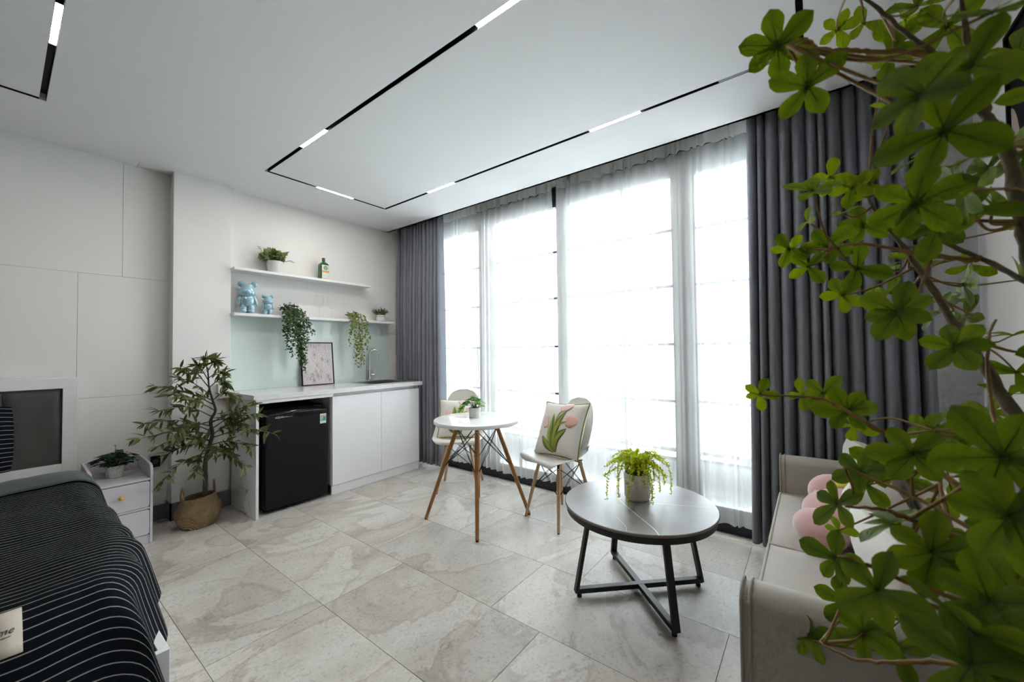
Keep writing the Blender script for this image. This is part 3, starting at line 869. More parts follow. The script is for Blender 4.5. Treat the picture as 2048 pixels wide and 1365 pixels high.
# tulip cushions
def cushion_surface(S_, T_, u, v, side):
    pin = 1 - .085*(1-abs(u)**2.2)*abs(v)**3
    pin2 = 1 - .085*(1-abs(v)**2.2)*abs(u)**3
    b = ((1-u*u)*(1-v*v))**.42
    wr = .010*math.sin(6*u+3*v)*math.sin(4*v-2*u)*(1-b*.6)
    return Vector((side*(T_/2*b + wr*b), u*S_/2*pin2, v*S_/2*pin))
def tulip_cushion(label, S_, T_, base, rz, tilt, roll=0.0):
    o = thing('tulip_cushion', label, 'cushion', base, rz, 'cushions embroidered with pink tulips')
    o.rotation_euler = (roll, tilt, rz)
    lift = Vector((0, 0, S_/2*.97))
    f = lambda u, v, s=1, h=0.0: cushion_surface(S_, T_, u, v, s) + lift + Vector((h*s, 0, 0))
    g = G()
    g.grid(26, 26, lambda a, b: f(a*2-1, b*2-1)); g.grid(26, 26, lambda a, b: f(1-a*2, b*2-1, -1))
    body = build('cover', g, M['linen'], o, smooth=180)
    rim = []
    for k in range(100):
        t_ = k/100*4; q = int(t_); w_ = (t_-q)*2-1
        rim.append(f(*((w_, -1) if q == 0 else (1, w_) if q == 1 else (-w_, 1) if q == 2 else (-1, -w_))))
    g = G(); g.tube(rim, .0048, 8, closed=True); build('piping', g, M['green_pipe'], o, smooth=180)
    def ribbon(name, mat, cl, wid, h=.0016, n=14):
        cl = catmull([Vector((a, b, 0)) for a, b in cl], 6); m = len(cl)-1
        def fn(a, b):
            i = min(int(a*m), m-1); p = cl[i].lerp(cl[i+1], a*m-i)
            d = (cl[min(i+1, m)]-cl[i]); nn = Vector((-d.y, d.x, 0)).normalized() if d.length > 1e-6 else Vector((1, 0, 0))
            q = p + nn*(b*2-1)*wid(a)
            return f(max(-1, min(1, q.x)), max(-1, min(1, q.y)), 1, h)
        g = G(); g.grid(n, 4, fn); build(name, g, mat, body, smooth=180, solid=.0012)
    lf = lambda w0: (lambda a: w0*1.3*math.sin(math.pi*min(1, a*.93+.07))**.8 + .004)
    L = M['emb_lime']; D = M['emb_green']
    # bouquet from the bottom centre
    ribbon('leaf_motif', D, [(.03, -.90), (-.30, -.66), (-.58, -.36)], lf(.10)); ribbon('leaf_motif', L, [(.03, -.90), (-.28, -.62), (-.52, -.40)], lf(.045), .0030)
    ribbon('leaf_motif', L, [(.03, -.90), (-.16, -.25), (-.22, .50)], lf(.115)); ribbon('leaf_motif', D, [(.03, -.90), (-.12, -.25), (-.20, .40)], lf(.04), .0030)
    ribbon('leaf_motif', D, [(.05, -.90), (.0, -.10), (.28, .62)], lf(.10)); ribbon('leaf_motif', L, [(.05, -.90), (.02, -.10), (.25, .50)], lf(.045), .0030)
    ribbon('leaf_motif', D, [(.08, -.90), (.12, -.40), (.46, -.02)], lf(.115)); ribbon('leaf_motif', L, [(.08, -.88), (.16, -.40), (.42, -.08)], lf(.05), .0030)
    ribbon('stem_motif', L, [(.05, -.90), (.05, -.20), (.18, .12), (.42, .22)], lambda a: .022, .0040)
    ribbon('stem_motif', L, [(.0, -.80), (-.05, .0), (.02, .42), (.12, .62)], lambda a: .018, .0040)
    ribbon('tulip_motif', M['emb_pink'], [(.38, .22), (.58, .25), (.84, .25)], lambda a: .225*math.sin(math.pi*min(1, a*.80+.16))**.55, .0036)
    ribbon('tulip_motif', M['emb_pink_b'], [(.02, .66), (.20, .78), (.46, .92)], lambda a: .18*math.sin(math.pi*min(1, a*.80+.16))**.55, .0036)
    ribbon('tulip_motif', M['emb_pink_b'], [(-.45, -.05), (-.52, .18), (-.58, .38)], lambda a: .13*math.sin(math.pi*min(1, a*.80+.16))**.55, .0036)
    return o
cR = Vector((2.355, 1.400, 0)); dR = Vector((math.cos(FR), math.sin(FR), 0)); sR = Vector((-dR.y, dR.x, 0))
p = Vector((2.275, 1.388, .436)); tulip_cushion('square cushion with pink tulips on the chair beside the coffee table', .385, .13, tuple(p), rad(169), rad(-25), rad(3))
cL = Vector((2.400, 2.400, 0)); dL = Vector((math.cos(FL), math.sin(FL), 0)); sL = Vector((-dL.y, dL.x, 0))
p = cL + dL*.10 + Vector((0, 0, .436)); tulip_cushion('square cushion with pink tulips on the chair behind the round table', .345, .13, tuple(p), FL+rad(8), rad(-30), rad(-2))

# ------------------------------------------------------------------ coffee table
CC = (1.868, .680)
ct = thing('coffee_table', 'round coffee table with grey stone top and black steel frame', 'table', (*CC, 0))
g = G(); g.lathe([(.338, .409), (.344, .411), (.3455, .414), (.3455, .418), (.343, .4205), (.335, .4212)], 72); tt_ = build('table_top', g, M['stone_top'], ct, smooth=30)
g = G(); g.lathe([(.3460, .410), (.3466, .412), (.3466, .4165), (.3460, .418)], 72, closed=True); build('edge', g, M['stone_edge'], tt_)
def vein(pts, w0):
    g = G(); c_ = catmull([Vector((a, b, 0)) for a, b in pts], 6); m_ = len(c_)-1
    def rb(u, v):
        i = min(int(u*m_+.5), m_); d = (c_[min(i+1, m_)]-c_[max(i-1, 0)]).normalized(); q = c_[i]+Vector((-d.y, d.x, 0))*w0*(v*2-1)
        return (q.x, q.y, .42145)
    g.grid(m_, 1, lambda u, v: rb(u, 1-v)); build('vein', g, M['vein'], tt_)
vein([(.180, .285), (.065, .175), (-.057, .055), (-.15, -.045), (-.244, -.150), (-.29, -.185)], .0017)
vein([(-.02, .11), (.012, .0), (.035, -.10), (.12, -.29)], .0008)
vein([(-.22, .02), (-.29, -.05), (-.33, -.07)], .0005)
g = G(); g.lathe([(.318, .380), (.338, .380), (.338, .4085), (.318, .4085)], 72, closed=True)
for s_ in (1, -1): g.bar((-.225, -.225*s_, .394), (.225, .225*s_, .394), .03, .022)
build('apron_ring', g, M['black_steel'], ct, smooth=35)
feet = [Vector((sx*.217, sy*.223, .022)) for sx, sy in cor]
for (sx, sy), q in zip(cor, feet):
    p = Vector((sx*.170, sy*.172, .382)); d = (q-p).normalized()
    g = G(); g.bar(p, q-d*.0+Vector((0, 0, 0)), .030, .016, up=Vector((sx, sy, 0)))
    lg = build('leg', g, M['black_steel'], ct, bevel=.0015)
    g = G(); g.lathe([(.011, 0), (.011, .010), (.005, .011), (.005, .024)], 12, (q.x*.95, q.y*.95, 0)); build('foot_glide', g, M['rubber'], lg)
for a, b in ((0, 2), (1, 3)):
    g = G(); g.bar(feet[a]+Vector((0, 0, .008-.0006*a)), feet[b]+Vector((0, 0, .008-.0006*a)), .028, .022); build('cross_bar', g, M['black_steel'], ct, bevel=.0015)

# ------------------------------------------------------------------ sofa
sf = thing('sofa', 'beige velvet two seat sofa along the right wall', 'sofa', (1.78, -.2, 0))
def rbox(x0, x1, y0, y1, z0, z1): g = G(); g.box(x0, x1, y0, y1, z0, z1); return g
build('base', rbox(1.142, 2.408, -.56, .125, .09, .285), M['velvet'], sf, world=True, bevel=.012, seg=3)
def seat(x0, x1):
    g = G()
    def fn(u, v, top):
        x = lerp(x0, x1, u); y = lerp(-.36, .148, v)
        b = (1-(2*u-1)**6)*(1-(2*v-1)**6)
        return (x, y, .415 + .022*b if top else .286)
    g.grid(14, 14, lambda u, v: fn(u, v, True)); g.grid(14, 14, lambda u, v: fn(1-u, v, False))
    e = [(a/14, 0) for a in range(14)]+[(1, a/14) for a in range(14)]+[(1-a/14, 1) for a in range(14)]+[(0, 1-a/14) for a in range(14)]
    top = [fn(u, v, True) for u, v in e]; bot = [fn(u, v, False) for u, v in e]; n = len(e)
    g.add(top+bot, [(i, i+n, (i+1) % n+n, (i+1) % n) for i in range(n)])
    c = build('seat_cushion', g, M['velvet'], sf, world=True, smooth=50)
    g = G(); g.tube(top, .0055, 8, closed=True); build('piping', g, M['velvet_pipe'], c, world=True, smooth=180)
    g = G(); g.tube([(q[0], q[1], q[2]+.008) for q in bot], .0055, 8, closed=True); build('piping', g, M['velvet_pipe'], c, world=True, smooth=180)
seat(1.146, 1.762); seat(1.768, 2.404)
def arm(x0, x1, near):
    g = G(); prof = []
    n = 10
    xo, xi = x0, x1; zt = .600; r = (x1-x0)/2
    ring = [(x0, .05)] + [((x0+x1)/2 - r*math.cos(math.pi*k/n), zt-r*.8 + r*.8*math.sin(math.pi*k/n)) for k in range(n+1)] + [(x1, .05)]
    m = len(ring); ys_ = [-.585, -.3, 0, .128, .140, .146]
    vs = []
    for y in ys_:
        s_ = 1 - max(0, (y-.12)/.026)*.06
        for (x, z) in ring: vs.append(((x-(x0+x1)/2)*s_+(x0+x1)/2, y, z - (1-s_)*.1*(z > .1)))
    fs = [(i*m+k, i*m+(k+1) % m, (i+1)*m+(k+1) % m, (i+1)*m+k) for i in range(len(ys_)-1) for k in range(m)]
    fs += [tuple(range(m-1, -1, -1)), tuple((len(ys_)-1)*m+k for k in range(m))]
    g.add(vs, [tuple(reversed(f_)) for f_ in fs])
    a = build('armrest', g, M['velvet'], sf, world=True, smooth=50)
    for y in (.146, .128):
        pts = [((x-(x0+x1)/2)*1.0+(x0+x1)/2, y, z) for x, z in ring]
        g = G(); g.tube(pts, .0030, 8); build('piping', g, M['velvet_pipe'], a, world=True, smooth=180)
arm(1.042, 1.138, True); arm(2.412, 2.508, False)
build('backrest', rbox(1.142, 2.408, -.585, -.43, .09, .70), M['tan_fabric'], sf, world=True, bevel=.05, seg=4)
def soft(name, mat, parent, c, size, R, n=14, pw=4, world=True):
    g = G()
    def f(u, v, s_):
        a, b = u*2-1, v*2-1
        th = ((1-abs(a)**pw)*(1-abs(b)**pw))**.5
        return Vector(c) + R @ Vector((a*size[0]/2*(1-.05*abs(b)**3), s_*size[1]/2*th, b*size[2]/2*(1-.05*abs(a)**3)))
    g.grid(n, n, lambda u, v: f(u, v, 1)); g.grid(n, n, lambda u, v: f(1-u, v, -1))
    return build(name, g, mat, parent, world=world, smooth=180)
RX = lambda d: Matrix.Rotation(rad(d), 3, 'X'); RZ = lambda d: Matrix.Rotation(rad(d), 3, 'Z'); RY = lambda d: Matrix.Rotation(rad(d), 3, 'Y')
soft('back_cushion', M['velvet'], sf, (2.09, -.375, .605), (.62, .17, .36), RX(-10)); soft('back_cushion', M['velvet'], sf, (1.46, -.375, .605), (.62, .17, .36), RX(-10))
for x in (1.10, 2.45):
    for y in (-.52, .08):
        g = G(); g.lathe([(.018, 0), (.024, .052)], 12, (x, y, 0)); build('leg', g, M['black_steel'], sf, world=True, smooth=40)
def throw(label, c, size, R, mat):
    o = thing('throw_cushion', label, 'cushion', c, 0, 'throw cushions on the sofa')
    soft('cover', mat, o, (0, 0, 0), size, R, 16, 3, world=False)
throw('greige throw cushion leaning in the far corner of the sofa', (2.17, -.190, .585), (.36, .13, .34), RZ(10) @ RX(-18), M['linen_b'])
throw('pale throw cushion in the middle of the sofa behind leaves', (1.66, -.170, .580), (.38, .13, .34), RZ(-12) @ RX(-24), M['linen'])
throw('cream throw cushion at the near end of the sofa behind leaves', (1.29, -.165, .575), (.34, .12, .32), RZ(14) @ RX(-20), M['linen'])
ps = thing('plush_toy', 'fleecy pink plush with a yellow stripe lying on the far seat', 'plush toy', (1.90, -.065, .434))
g = G(); g.ell((.02, -.03, .085), (.155, .145, .095), 28, 18, R=RZ(20)); g.ell((-.10, .06, .062), (.10, .075, .066), 24, 14, R=RZ(30)); build('body', g, M['plush'], ps, smooth=180)
g = G(); g.ell((.12, .02, .135), (.085, .075, .07), 24, 14, R=RZ(-20)); build('head', g, M['plush'], ps, smooth=180)
g = G(); g.tube([(.045, .085, .125), (.065, .045, .168), (.075, -.005, .186), (.07, -.05, .184)], [.010, .017, .017, .010], 10, flat=.5); build('stripe', g, M['plush_y'], ps, smooth=180)

# picture on the right wall, mostly outside the frame
pc = thing('wall_picture', 'black framed picture with a beige shape on the right wall', 'picture', (1.92, -.60, 1.95))
g = G()
x0, x1, z0, z1 = 1.62, 2.226, 1.665, 2.27
for a in ((x0, x1, z0, z0+.012), (x0, x1, z1-.012, z1), (x0, x0+.012, z0+.012, z1-.012), (x1-.012, x1, z0+.012, z1-.012)): g.box(a[0], a[1], -.5995, -.580, a[2], a[3])
build('frame', g, M['black_mat'], pc, world=True)
g = G(); g.box(x0+.012, x1-.012, -.5992, -.590, z0+.012, z1-.012); build('print', g, simple('black_print', (.008, .009, .014), .35, var=.1), pc, world=True)
g = G(); g.prism([(2.2135-.078*math.sin(a), max(1.678, 1.76+.24*math.cos(a))) for a in [math.pi*k/24 for k in range(25)]], lambda u, v, h: (u, -.590+h, v), .0006); build('beige_shape', g, simple('beige_print', (.46, .36, .32), .6, var=.05), pc, world=True)

# ------------------------------------------------------------------ bed
bd = thing('bed', 'white bed with dark grey padded headboard on the left wall', 'bed', (-.5, 2.55, 0))
hb = G()
HX0, HX1 = -1.36, .306
hb.box(HX0, HX1, 3.575, 3.645, .955, 1.018); hb.box(.242, HX1, 3.575, 3.645, .004, .955); hb.box(HX0, HX0+.064, 3.575, 3.645, .004, .955); hb.box(HX0+.064, .242, 3.575, 3.645, .25, .506); hb.box(HX0+.064, .242, 3.63, 3.645, .506, .955)
h_ = build('headboard_frame', hb, M['white_mat'], bd, world=True, bevel=.0015)
k = 0
for i in range(7):
    b_ = .2405 - i*.2215; a_ = max(HX0+.066, b_-.2195)
    g = G()
    def f(u, v, a_=a_, b_=b_):
        q = (1-(2*u-1)**8)*(1-(2*v-1)**8)
        return (lerp(a_, b_, u), 3.592 - .014*q**.6, lerp(.508, .953, v))
    g.grid(14, 20, f); g.box(a_, b_, 3.593, 3.6285, .508, .953); build('padded_panel', g, M['headboard'], h_, world=True, smooth=60)
g = G(); g.box(-1.36, .320, 1.525, 1.545, .02, .285); g.box(.295, .320, 1.545, 3.575, .02, .285); g.box(-1.36, -1.34, 1.545, 3.575, .02, .285); g.box(-1.34, .295, 1.545, 3.575, .18, .20)
build('side_rails', g, M['white_mat'], bd, world=True, bevel=.0015)
g = G(); g.box(-1.33, .215, 1.64, 3.57, .201, .455); build('mattress', g, M['sheet'], bd, world=True, bevel=.03, seg=3)
for x in (-1.33, .30):
    for y in (1.555, 3.5): g = G(); g.box(x-.02, x+.02, y-.02, y+.02, 0, .02); build('foot', g, M['white_mat'], bd, world=True)

# duvet: param a across (x), b along (y)
def duvet_pt(a, b, lift=0.0):
    """a = cloth distance from x=-1.30 rightwards, b = cloth distance from the head end towards the foot"""
    x = -1.38 + a; z = .0; hang = 0
    R_ = .10
    top = .520 + .018*math.sin(3.1*a+1.3)*math.sin(2.3*b+.4) + .008*math.sin(9*a+4*b) + .010*noise.noise(Vector((a*4, b*4, 1.7))) + .004*noise.noise(Vector((a*13, b*9, 4.2)))
    y = 3.19 - b
    xe = .222 - .055*sm((1.90-y)/.35)
    # side drop
    over = x - xe
    if over > 0:
        th = min(over/R_, 1.30); xx = xe + R_*math.sin(th); dz = R_*(1-math.cos(th)) + max(0, over-R_*1.30)*math.sin(1.30)
        xx += max(0, over-R_*1.30)*math.cos(1.30)
        fold = .012*math.sin(b*21+2.0*math.sin(b*5))*sm(over/.12)
        x = xx + fold; z -= dz
    ye = 1.62; ov = ye - y; RF = .16
    if ov > 0:
        th = min(ov/RF, 1.25); yy = ye - RF*math.sin(th); dz = RF*(1-math.cos(th)) + max(0, ov-RF*1.25)*math.sin(1.25)
        yy -= max(0, ov-RF*1.25)*math.cos(1.25)
        fold = .016*math.sin(a*13+1.5*math.sin(a*4))*sm(ov/.25)
        y = yy + fold; z -= dz
    return Vector((x, y, max(.10, top + z + lift)))
dv = thing('duvet', 'navy pinstriped duvet spread over the bed', 'duvet', (-.5, 2.3, .46))
na, nb = 110, 130; AW, BL = 1.90, 2.02
g = G(); att = []
for i in range(na+1):
    for j in range(nb+1):
        g.v.append(tuple(duvet_pt(AW*i/na, BL*j/nb))); att.append(BL*j/nb + .004*math.sin(i*.13) + .003*math.sin(i*.31+j*.1))
q = nb+1
for i in range(na):
    for j in range(nb): g.f.append((i*q+j, i*q+j+1, (i+1)*q+j+1, (i+1)*q+j))
build('cover', g, M['stripe'], dv, world=True, smooth=180, attrs={'along': att})
# turned down edge, plain side out
g = G()
def band(u, v):
    p = duvet_pt(AW*u*.99, .02+.27*v + .012*math.sin(7*u), .010 + .014*math.sin(math.pi*min(1, v*1.02+.0)))
    return p
g.grid(90, 10, band); build('turned_edge', g, M['duvet_in'], dv, world=True, smooth=180, solid=.006)
# woven tag
tgp = lambda x, y, h=0.0: None
def on_duvet(x, y, h):
    # tag lies on the top/foot curve: x right, y towards the head
    p = duvet_pt(x+1.38, 3.19-y if y > 1.62 else 1.57 + (1.62-y)*1.06, h); return p
g = G(); g.grid(6, 6, lambda u, v: on_duvet(lerp(-.15, .045, u), lerp(1.468, 1.580, v), .003)); tg = tag(build('woven_tag', g, M['tag'], dv, world=True, smooth=180, solid=.0012), 'cream woven tag reading Home')
g = text_geo('Home', .0205, lambda x, y, h: on_duvet(-.020+x, 1.516+y, .0040+h), shear=.35); build('lettering', g, M['ink'], tg, world=True)
g = G(); g.grid(8, 1, lambda u, v: on_duvet(lerp(-.12, .028, u), lerp(1.508, 1.5095, v), .0046)); build('underline', g, M['ink'], tg, world=True)
g = G(); hp = [(.0042*(16*math.sin(a)**3)/16, .0042*(13*math.cos(a)-5*math.cos(2*a)-2*math.cos(3*a)-math.cos(4*a))/16) for a in [2*math.pi*k/20 for k in range(20)]]
g.prism(hp, lambda u, v, h: on_duvet(.004+u, 1.496+v, .0044+h), .0006); build('heart', g, simple('red_thread', (.30, .03, .05), .7, var=.05), tg, world=True)

pw_ = thing('bed_pillow', 'navy pinstriped pillow propped against the headboard', 'pillow', (-.20, 3.46, .52))
g = G(); att = []
RR = RX(-12)
nn = 24
for s_ in (1, -1):
    o_ = len(g.v)
    for i in range(nn+1):
        for j in range(nn+1):
            u, v = (i/nn*2-1)*s_, j/nn*2-1
            th = ((1-abs(u)**3)*(1-abs(v)**3))**.5
            p = RR @ Vector((u*.262*(1-.04*abs(v)**3), -s_*.065*th, .185+v*.185*(1-.05*abs(u)**3)))
            g.v.append((p.x, p.y, p.z)); att.append(v*.20+.5)
    for i in range(nn):
        for j in range(nn): g.f.append((o_+i*(nn+1)+j, o_+(i+1)*(nn+1)+j, o_+(i+1)*(nn+1)+j+1, o_+i*(nn+1)+j+1))
build('cover', g, M['stripe'], pw_, smooth=180, attrs={'along': att})

# ------------------------------------------------------------------ nightstand
ns = thing('nightstand', 'narrow pale lilac nightstand with two drawers beside the bed', 'nightstand', (.458, 3.42, 0))
NX0, NX1, NY0, NY1 = .322, .594, 3.250, 3.600
def side(x0, x1):
    prof = [(NY0, 0), (NY0, .440)] + [(NY0+.02-.02*math.cos(a), .440+.03*math.sin(a)) for a in [math.pi/2*k/5 for k in range(1, 6)]] + [(NY0+.03, .476), (NY1-.12, .484), (NY1, .486), (NY1, 0)]
    g = G(); g.prism(prof, lambda u, v, h: (x0+h, u, v), x1-x0); build('side_panel', g, M['lilac'], ns, world=True, bevel=.001)
side(NX0, NX0+.013); side(NX1-.013, NX1)
build('top_board', rbox(NX0+.013, NX1-.013, NY0+.003, NY1-.013, .382, .396), M['lilac'], ns, world=True, bevel=.001)
build('back_panel', rbox(NX0+.013, NX1-.013, NY1-.012, NY1, .02, .482), M['lilac'], ns, world=True)
build('divider', rbox(NX0+.013, NX1-.013, NY0+.006, NY1-.013, .208, .220), M['lilac'], ns, world=True)
build('plinth', rbox(NX0+.013, NX1-.013, NY0+.006, NY0+.02, .001, .052), M['lilac'], ns, world=True)
for z0, z1 in ((.223, .378), (.056, .205)):
    g = G(); xa, xb = NX0+.0155, NX1-.0155; r = .012; pr = []
    for cx, cz, a0 in ((xb-r, z1-r, 0), (xa+r, z1-r, 90), (xa+r, z0+r, 180), (xb-r, z0+r, 270)):
        pr += [(cx+r*math.cos(rad(a0+k*22.5)), cz+r*math.sin(rad(a0+k*22.5))) for k in range(5)]
    g.prism(pr, lambda u, v, h: (u, NY0+.014-h, v), .014); dw = build('drawer', g, M['lilac'], ns, world=True, bevel=.001)
    g = G(); kz = (z0+z1)/2+.01
    g.lathe([(.005, 0), (.005, .008), (.011, .013), (.0125, .019), (.009, .025), (.0, .027)], 16); g.v = [(.452+p[0], NY0-p[2], kz+p[1]) for p in g.v]
    build('knob', g, M['gold_knob'], dw, world=True, smooth=60)
    g = G(); g.box(NX0+.014, NX1-.014, NY0+.10, NY0+.102, z0-.002, z1+.002); build('gap_shade', g, M['black_mat'], dw, world=True)  # thin black sheet behind the drawer front, stands in for shade in the gaps

# ------------------------------------------------------------------ leaves and small plants
def frame_of(d, up):
    d = Vector(d).normalized(); x = d.cross(Vector(up))
    if x.length < 1e-4: x = d.orthogonal()
    x.normalize(); return d, x, x.cross(d).normalized()
SHAPES = {
    'lance': [(0, .0), (.12, .10), (.35, .17), (.6, .15), (.85, .07), (1, .0)],
    'oval': [(0, .0), (.12, .17), (.35, .29), (.6, .28), (.85, .15), (1, .0)],
    'obov': [(0, .045), (.15, .09), (.4, .19), (.65, .27), (.85, .22), (.96, .09), (1, .0)],
    'round': [(0, .03), (.15, .22), (.4, .40), (.7, .40), (.92, .22), (1, .0)],
    'needle': [(0, .04), (.5, .16), (1, .0)],
}
def leaf(g, p, d, up, L, shape='oval', curl=.12, fold=.10, wide=1.0, mi=0):
    """leaf blade with a folded midrib, growing from p along d"""
    d, x, n = frame_of(d, up); p = Vector(p); vs = []; fs = []
    tab = SHAPES[shape]
    for t_, w_ in tab:
        c_ = p + d*L*t_ - n*curl*L*t_*t_
        ww = w_*L*wide
        vs += [c_ - x*ww + n*fold*ww*1.5, c_, c_ + x*ww + n*fold*ww*1.5]
    for i in range(len(tab)-1):
        a = i*3; b = a+3
        fs += [(a, a+1, b+1, b), (a+1, a+2, b+2, b+1)]
    g.add(vs, fs, mi)
def ivy_leaf(g, p, d, up, L, mi=0):
    d, x, n = frame_of(d, up); p = Vector(p)
    o = [(0, 0), (-.42, .02), (-.28, .30), (-.50, .45), (-.20, .58), (0, 1.0), (.20, .58), (.50, .45), (.28, .30), (.42, .02)]
    vs = [p + x*a*L + d*b*L - n*.18*L*(a*a+b*b*.6) for a, b in o] + [p + d*.4*L]
    m = len(o); g.add(vs, [(i, (i+1) % m, m) for i in range(m)], mi)
def clover(g, p, d, up, L, k=3, mi=0):
    d, x, n = frame_of(d, up)
    for i in range(k):
        a = 2*math.pi*i/k
        leaf(g, p, x*math.cos(a)+n*.15+d*math.sin(a), n, L, 'round', .15, .12, mi=mi)
def rv(r): return Vector((r.gauss(0, 1), r.gauss(0, 1), r.gauss(0, 1))).normalized()
def pot(o, prof, mat, soil_r, soil_z, n=32):
    g = G(); g.lathe(prof, n); build('pot', g, mat, o, smooth=40)
    g = G(); g.lathe([(0.001, soil_z-.006), (soil_r, soil_z-.006), (soil_r*.9, soil_z), (.001, soil_z+.003)], 20); build('soil', g, M['soil'], o, smooth=60)
def stuff(o): o['kind'] = 'stuff'; return o

# variegated ivy, upper shelf
r = random.Random(1)
o = thing('potted_ivy', 'variegated ivy in a white pot on the upper shelf', 'potted plant', (1.402, 3.556, 1.818))
pot(o, [(.050, 0), (.052, .003), (.060, .095), (.061, .098), (.056, .098), (.053, .07)], M['pot_white'], .053, .086)
gs, gl = G(), G()
for i in range(36):
    a = r.uniform(0, 2*math.pi); R_ = r.uniform(.01, .095); h = r.uniform(.135, .215) - R_*.55
    e = Vector((R_*math.cos(a)*1.0, R_*math.sin(a)*.62, h))
    c_ = catmull([(e.x*.15, e.y*.15, .085), (e.x*.5, e.y*.5, .10+h*.35), e], 4)
    gs.tube(c_, .0011, 5)
    for q in (c_[-1], c_[-3], c_[-2]):
        ivy_leaf(gl, q, Vector((math.cos(a)*.7, math.sin(a)*.7, r.uniform(-.4, .8))) + rv(r)*.5, Vector((-.35, -.9, .45))+rv(r)*.35, r.uniform(.036, .058))
for sx in (-1, 1):
    c_ = catmull([(sx*.04, -.02, .09), (sx*.10, -.03, .15 if sx < 0 else .12), (sx*.125, -.03, .19 if sx < 0 else .11)], 4); gs.tube(c_, .001, 5)
    for q in c_[2:]: ivy_leaf(gl, q, Vector((sx, -.2, .2))+rv(r)*.5, (0, -.4, 1), .03)
build('stems', gs, M['stem_green'], o); stuff(build('foliage', gl, M['leaf_ivy'], o, smooth=180))

# bottle
o = thing('liqueur_bottle', 'square green glass bottle with cream and orange label', 'bottle', (1.812, 3.552, 1.818))
g = G(); sec = []
def rsq(w, r_): return [(sx*(w-r_)+r_*math.cos(a), sy*(w-r_)+r_*math.sin(a)) for sx, sy, a0 in ((1, 1, 0), (-1, 1, 90), (-1, -1, 180), (1, -1, 270)) for a in [rad(a0+k*30) for k in range(4)]]
lev = [(0, .034, .008), (.004, .0365, .008), (.130, .0365, .008), (.145, .034, .012), (.156, .026, .016), (.163, .016, .0155), (.170, .0125, .0124), (.186, .012, .0119)]
vs = []
for z, w_, r_ in lev: vs += [(x, y, z) for x, y in rsq(w_, r_)]
n = 16; g.add(vs, [(i*n+k, i*n+(k+1) % n, (i+1)*n+(k+1) % n, (i+1)*n+k) for i in range(len(lev)-1) for k in range(n)] + [tuple(range(n-1, -1, -1)), tuple((len(lev)-1)*n+k for k in range(n))])
build('glass_body', g, M['bottle'], o, smooth=45)
g = G(); g.lathe([(.0135, .174), (.0135, .198), (.0125, .2005), (.001, .2005)], 18); cp_ = build('cap', g, simple('dark_cap', (.03, .02, .015), .35, var=.1), o, smooth=40)
g = G(); g.lathe([(.0138, .182), (.0138, .190)], 18); build('cap_band', g, simple('red_brown_foil', (.30, .05, .02), .4, var=.1), cp_)
lb = G(); lb.box(-.0335, .0335, -.0378, -.0366, .003, .132); lb = build('paper_label', lb, simple('cream_label', (.66, .68, .54), .6, var=.05), o)
g = G(); g.box(-.0335, .0335, -.0384, -.0378, .064, .080); build('orange_band', g, simple('orange_label', (.80, .30, .10), .55, var=.05), lb)
g = G(); g.box(-.026, .026, -.0384, -.0378, .010, .060); build('white_field', g, simple('label_white', (.74, .72, .68), .6, var=.02), lb)
g = G(); g.box(-.020, .020, -.0386, -.0384, .006, .010); build('orange_line', g, simple('orange_line', (.80, .30, .16), .55, var=.05), lb)
em = G(); em.prism([(.019*math.cos(a), .106+.019*math.sin(a)) for a in [2*math.pi*k/28 for k in range(28)]], lambda u, v, h: (u, -.0378-h, v), .0006); em = build('emblem', em, simple('emblem_green', (.10, .24, .13), .5, var=.1), lb)
g = G(); fnm = lambda u, v, h: (u, -.0384-h, v)
g.prism([(-.003, .094), (.003, .094), (.005, .102), (.0, .106), (-.005, .102)], fnm, .0004)
for s_ in (-1, 1):
    for a, b in (((.003, .104), (.010, .117)), ((.006, .109), (.013, .111)), ((.008, .113), (.004, .119))): g.tube([(s_*a[0], -.0386, a[1]), (s_*b[0], -.0386, b[1])], .0009, 5)
build('stag_mark', g, simple('emblem_pale', (.60, .66, .50), .5, var=.05), em)

# glossy blue bear ornaments (generic teddy shape)
def bear(label, loc, s):
    o = thing('bear_ornament', label, 'figurine', loc, rad(-22), 'blue glazed bear figurines')
    g = G(); g.lathe([(.001, .060), (.028, .058), (.046, .075), (.054, .100), (.053, .125), (.044, .142), (.030, .150), (.001, .152)], 24, sx=1.0, sy=.82); build('body', g, M['bear'], o, smooth=180)
    g = G()
    lw = [(.001, .140), (.040, .142), (.058, .156), (.062, .174), (.056, .190), (.047, .205), (.044, .222), (.038, .236), (.022, .243), (.001, .244)]
    g.lathe(lw, 26, sx=1.0, sy=.86); g.ell((0, -.050, .172), (.028, .016, .020), 16, 10); build('head', g, M['bear'], o, smooth=180)
    for sx in (-1, 1):
        g = G(); g.ell((sx*.045, 0, .240), (.024, .013, .024), 16, 10); build('ear', g, M['bear'], o, smooth=180)
        g = G(); g.ell((sx*.054, -.008, .106), (.016, .020, .040), 14, 10, R=RY(sx*-14)); build('arm', g, M['bear'], o, smooth=180)
        g = G(); g.lathe([(.020, 0), (.026, .004), (.027, .03), (.026, .07), (.001, .078)], 18, (sx*.026, 0, 0)); g.ell((sx*.027, -.020, .019), (.025, .028, .019), 16, 10); build('leg', g, M['bear'], o, smooth=180)
    o.scale = (s, s, s)
bear('larger glossy blue bear ornament on the lower shelf', (1.205, 3.560, 1.4665), .98)
bear('smaller glossy blue bear ornament on the lower shelf', (1.352, 3.560, 1.4665), .635)

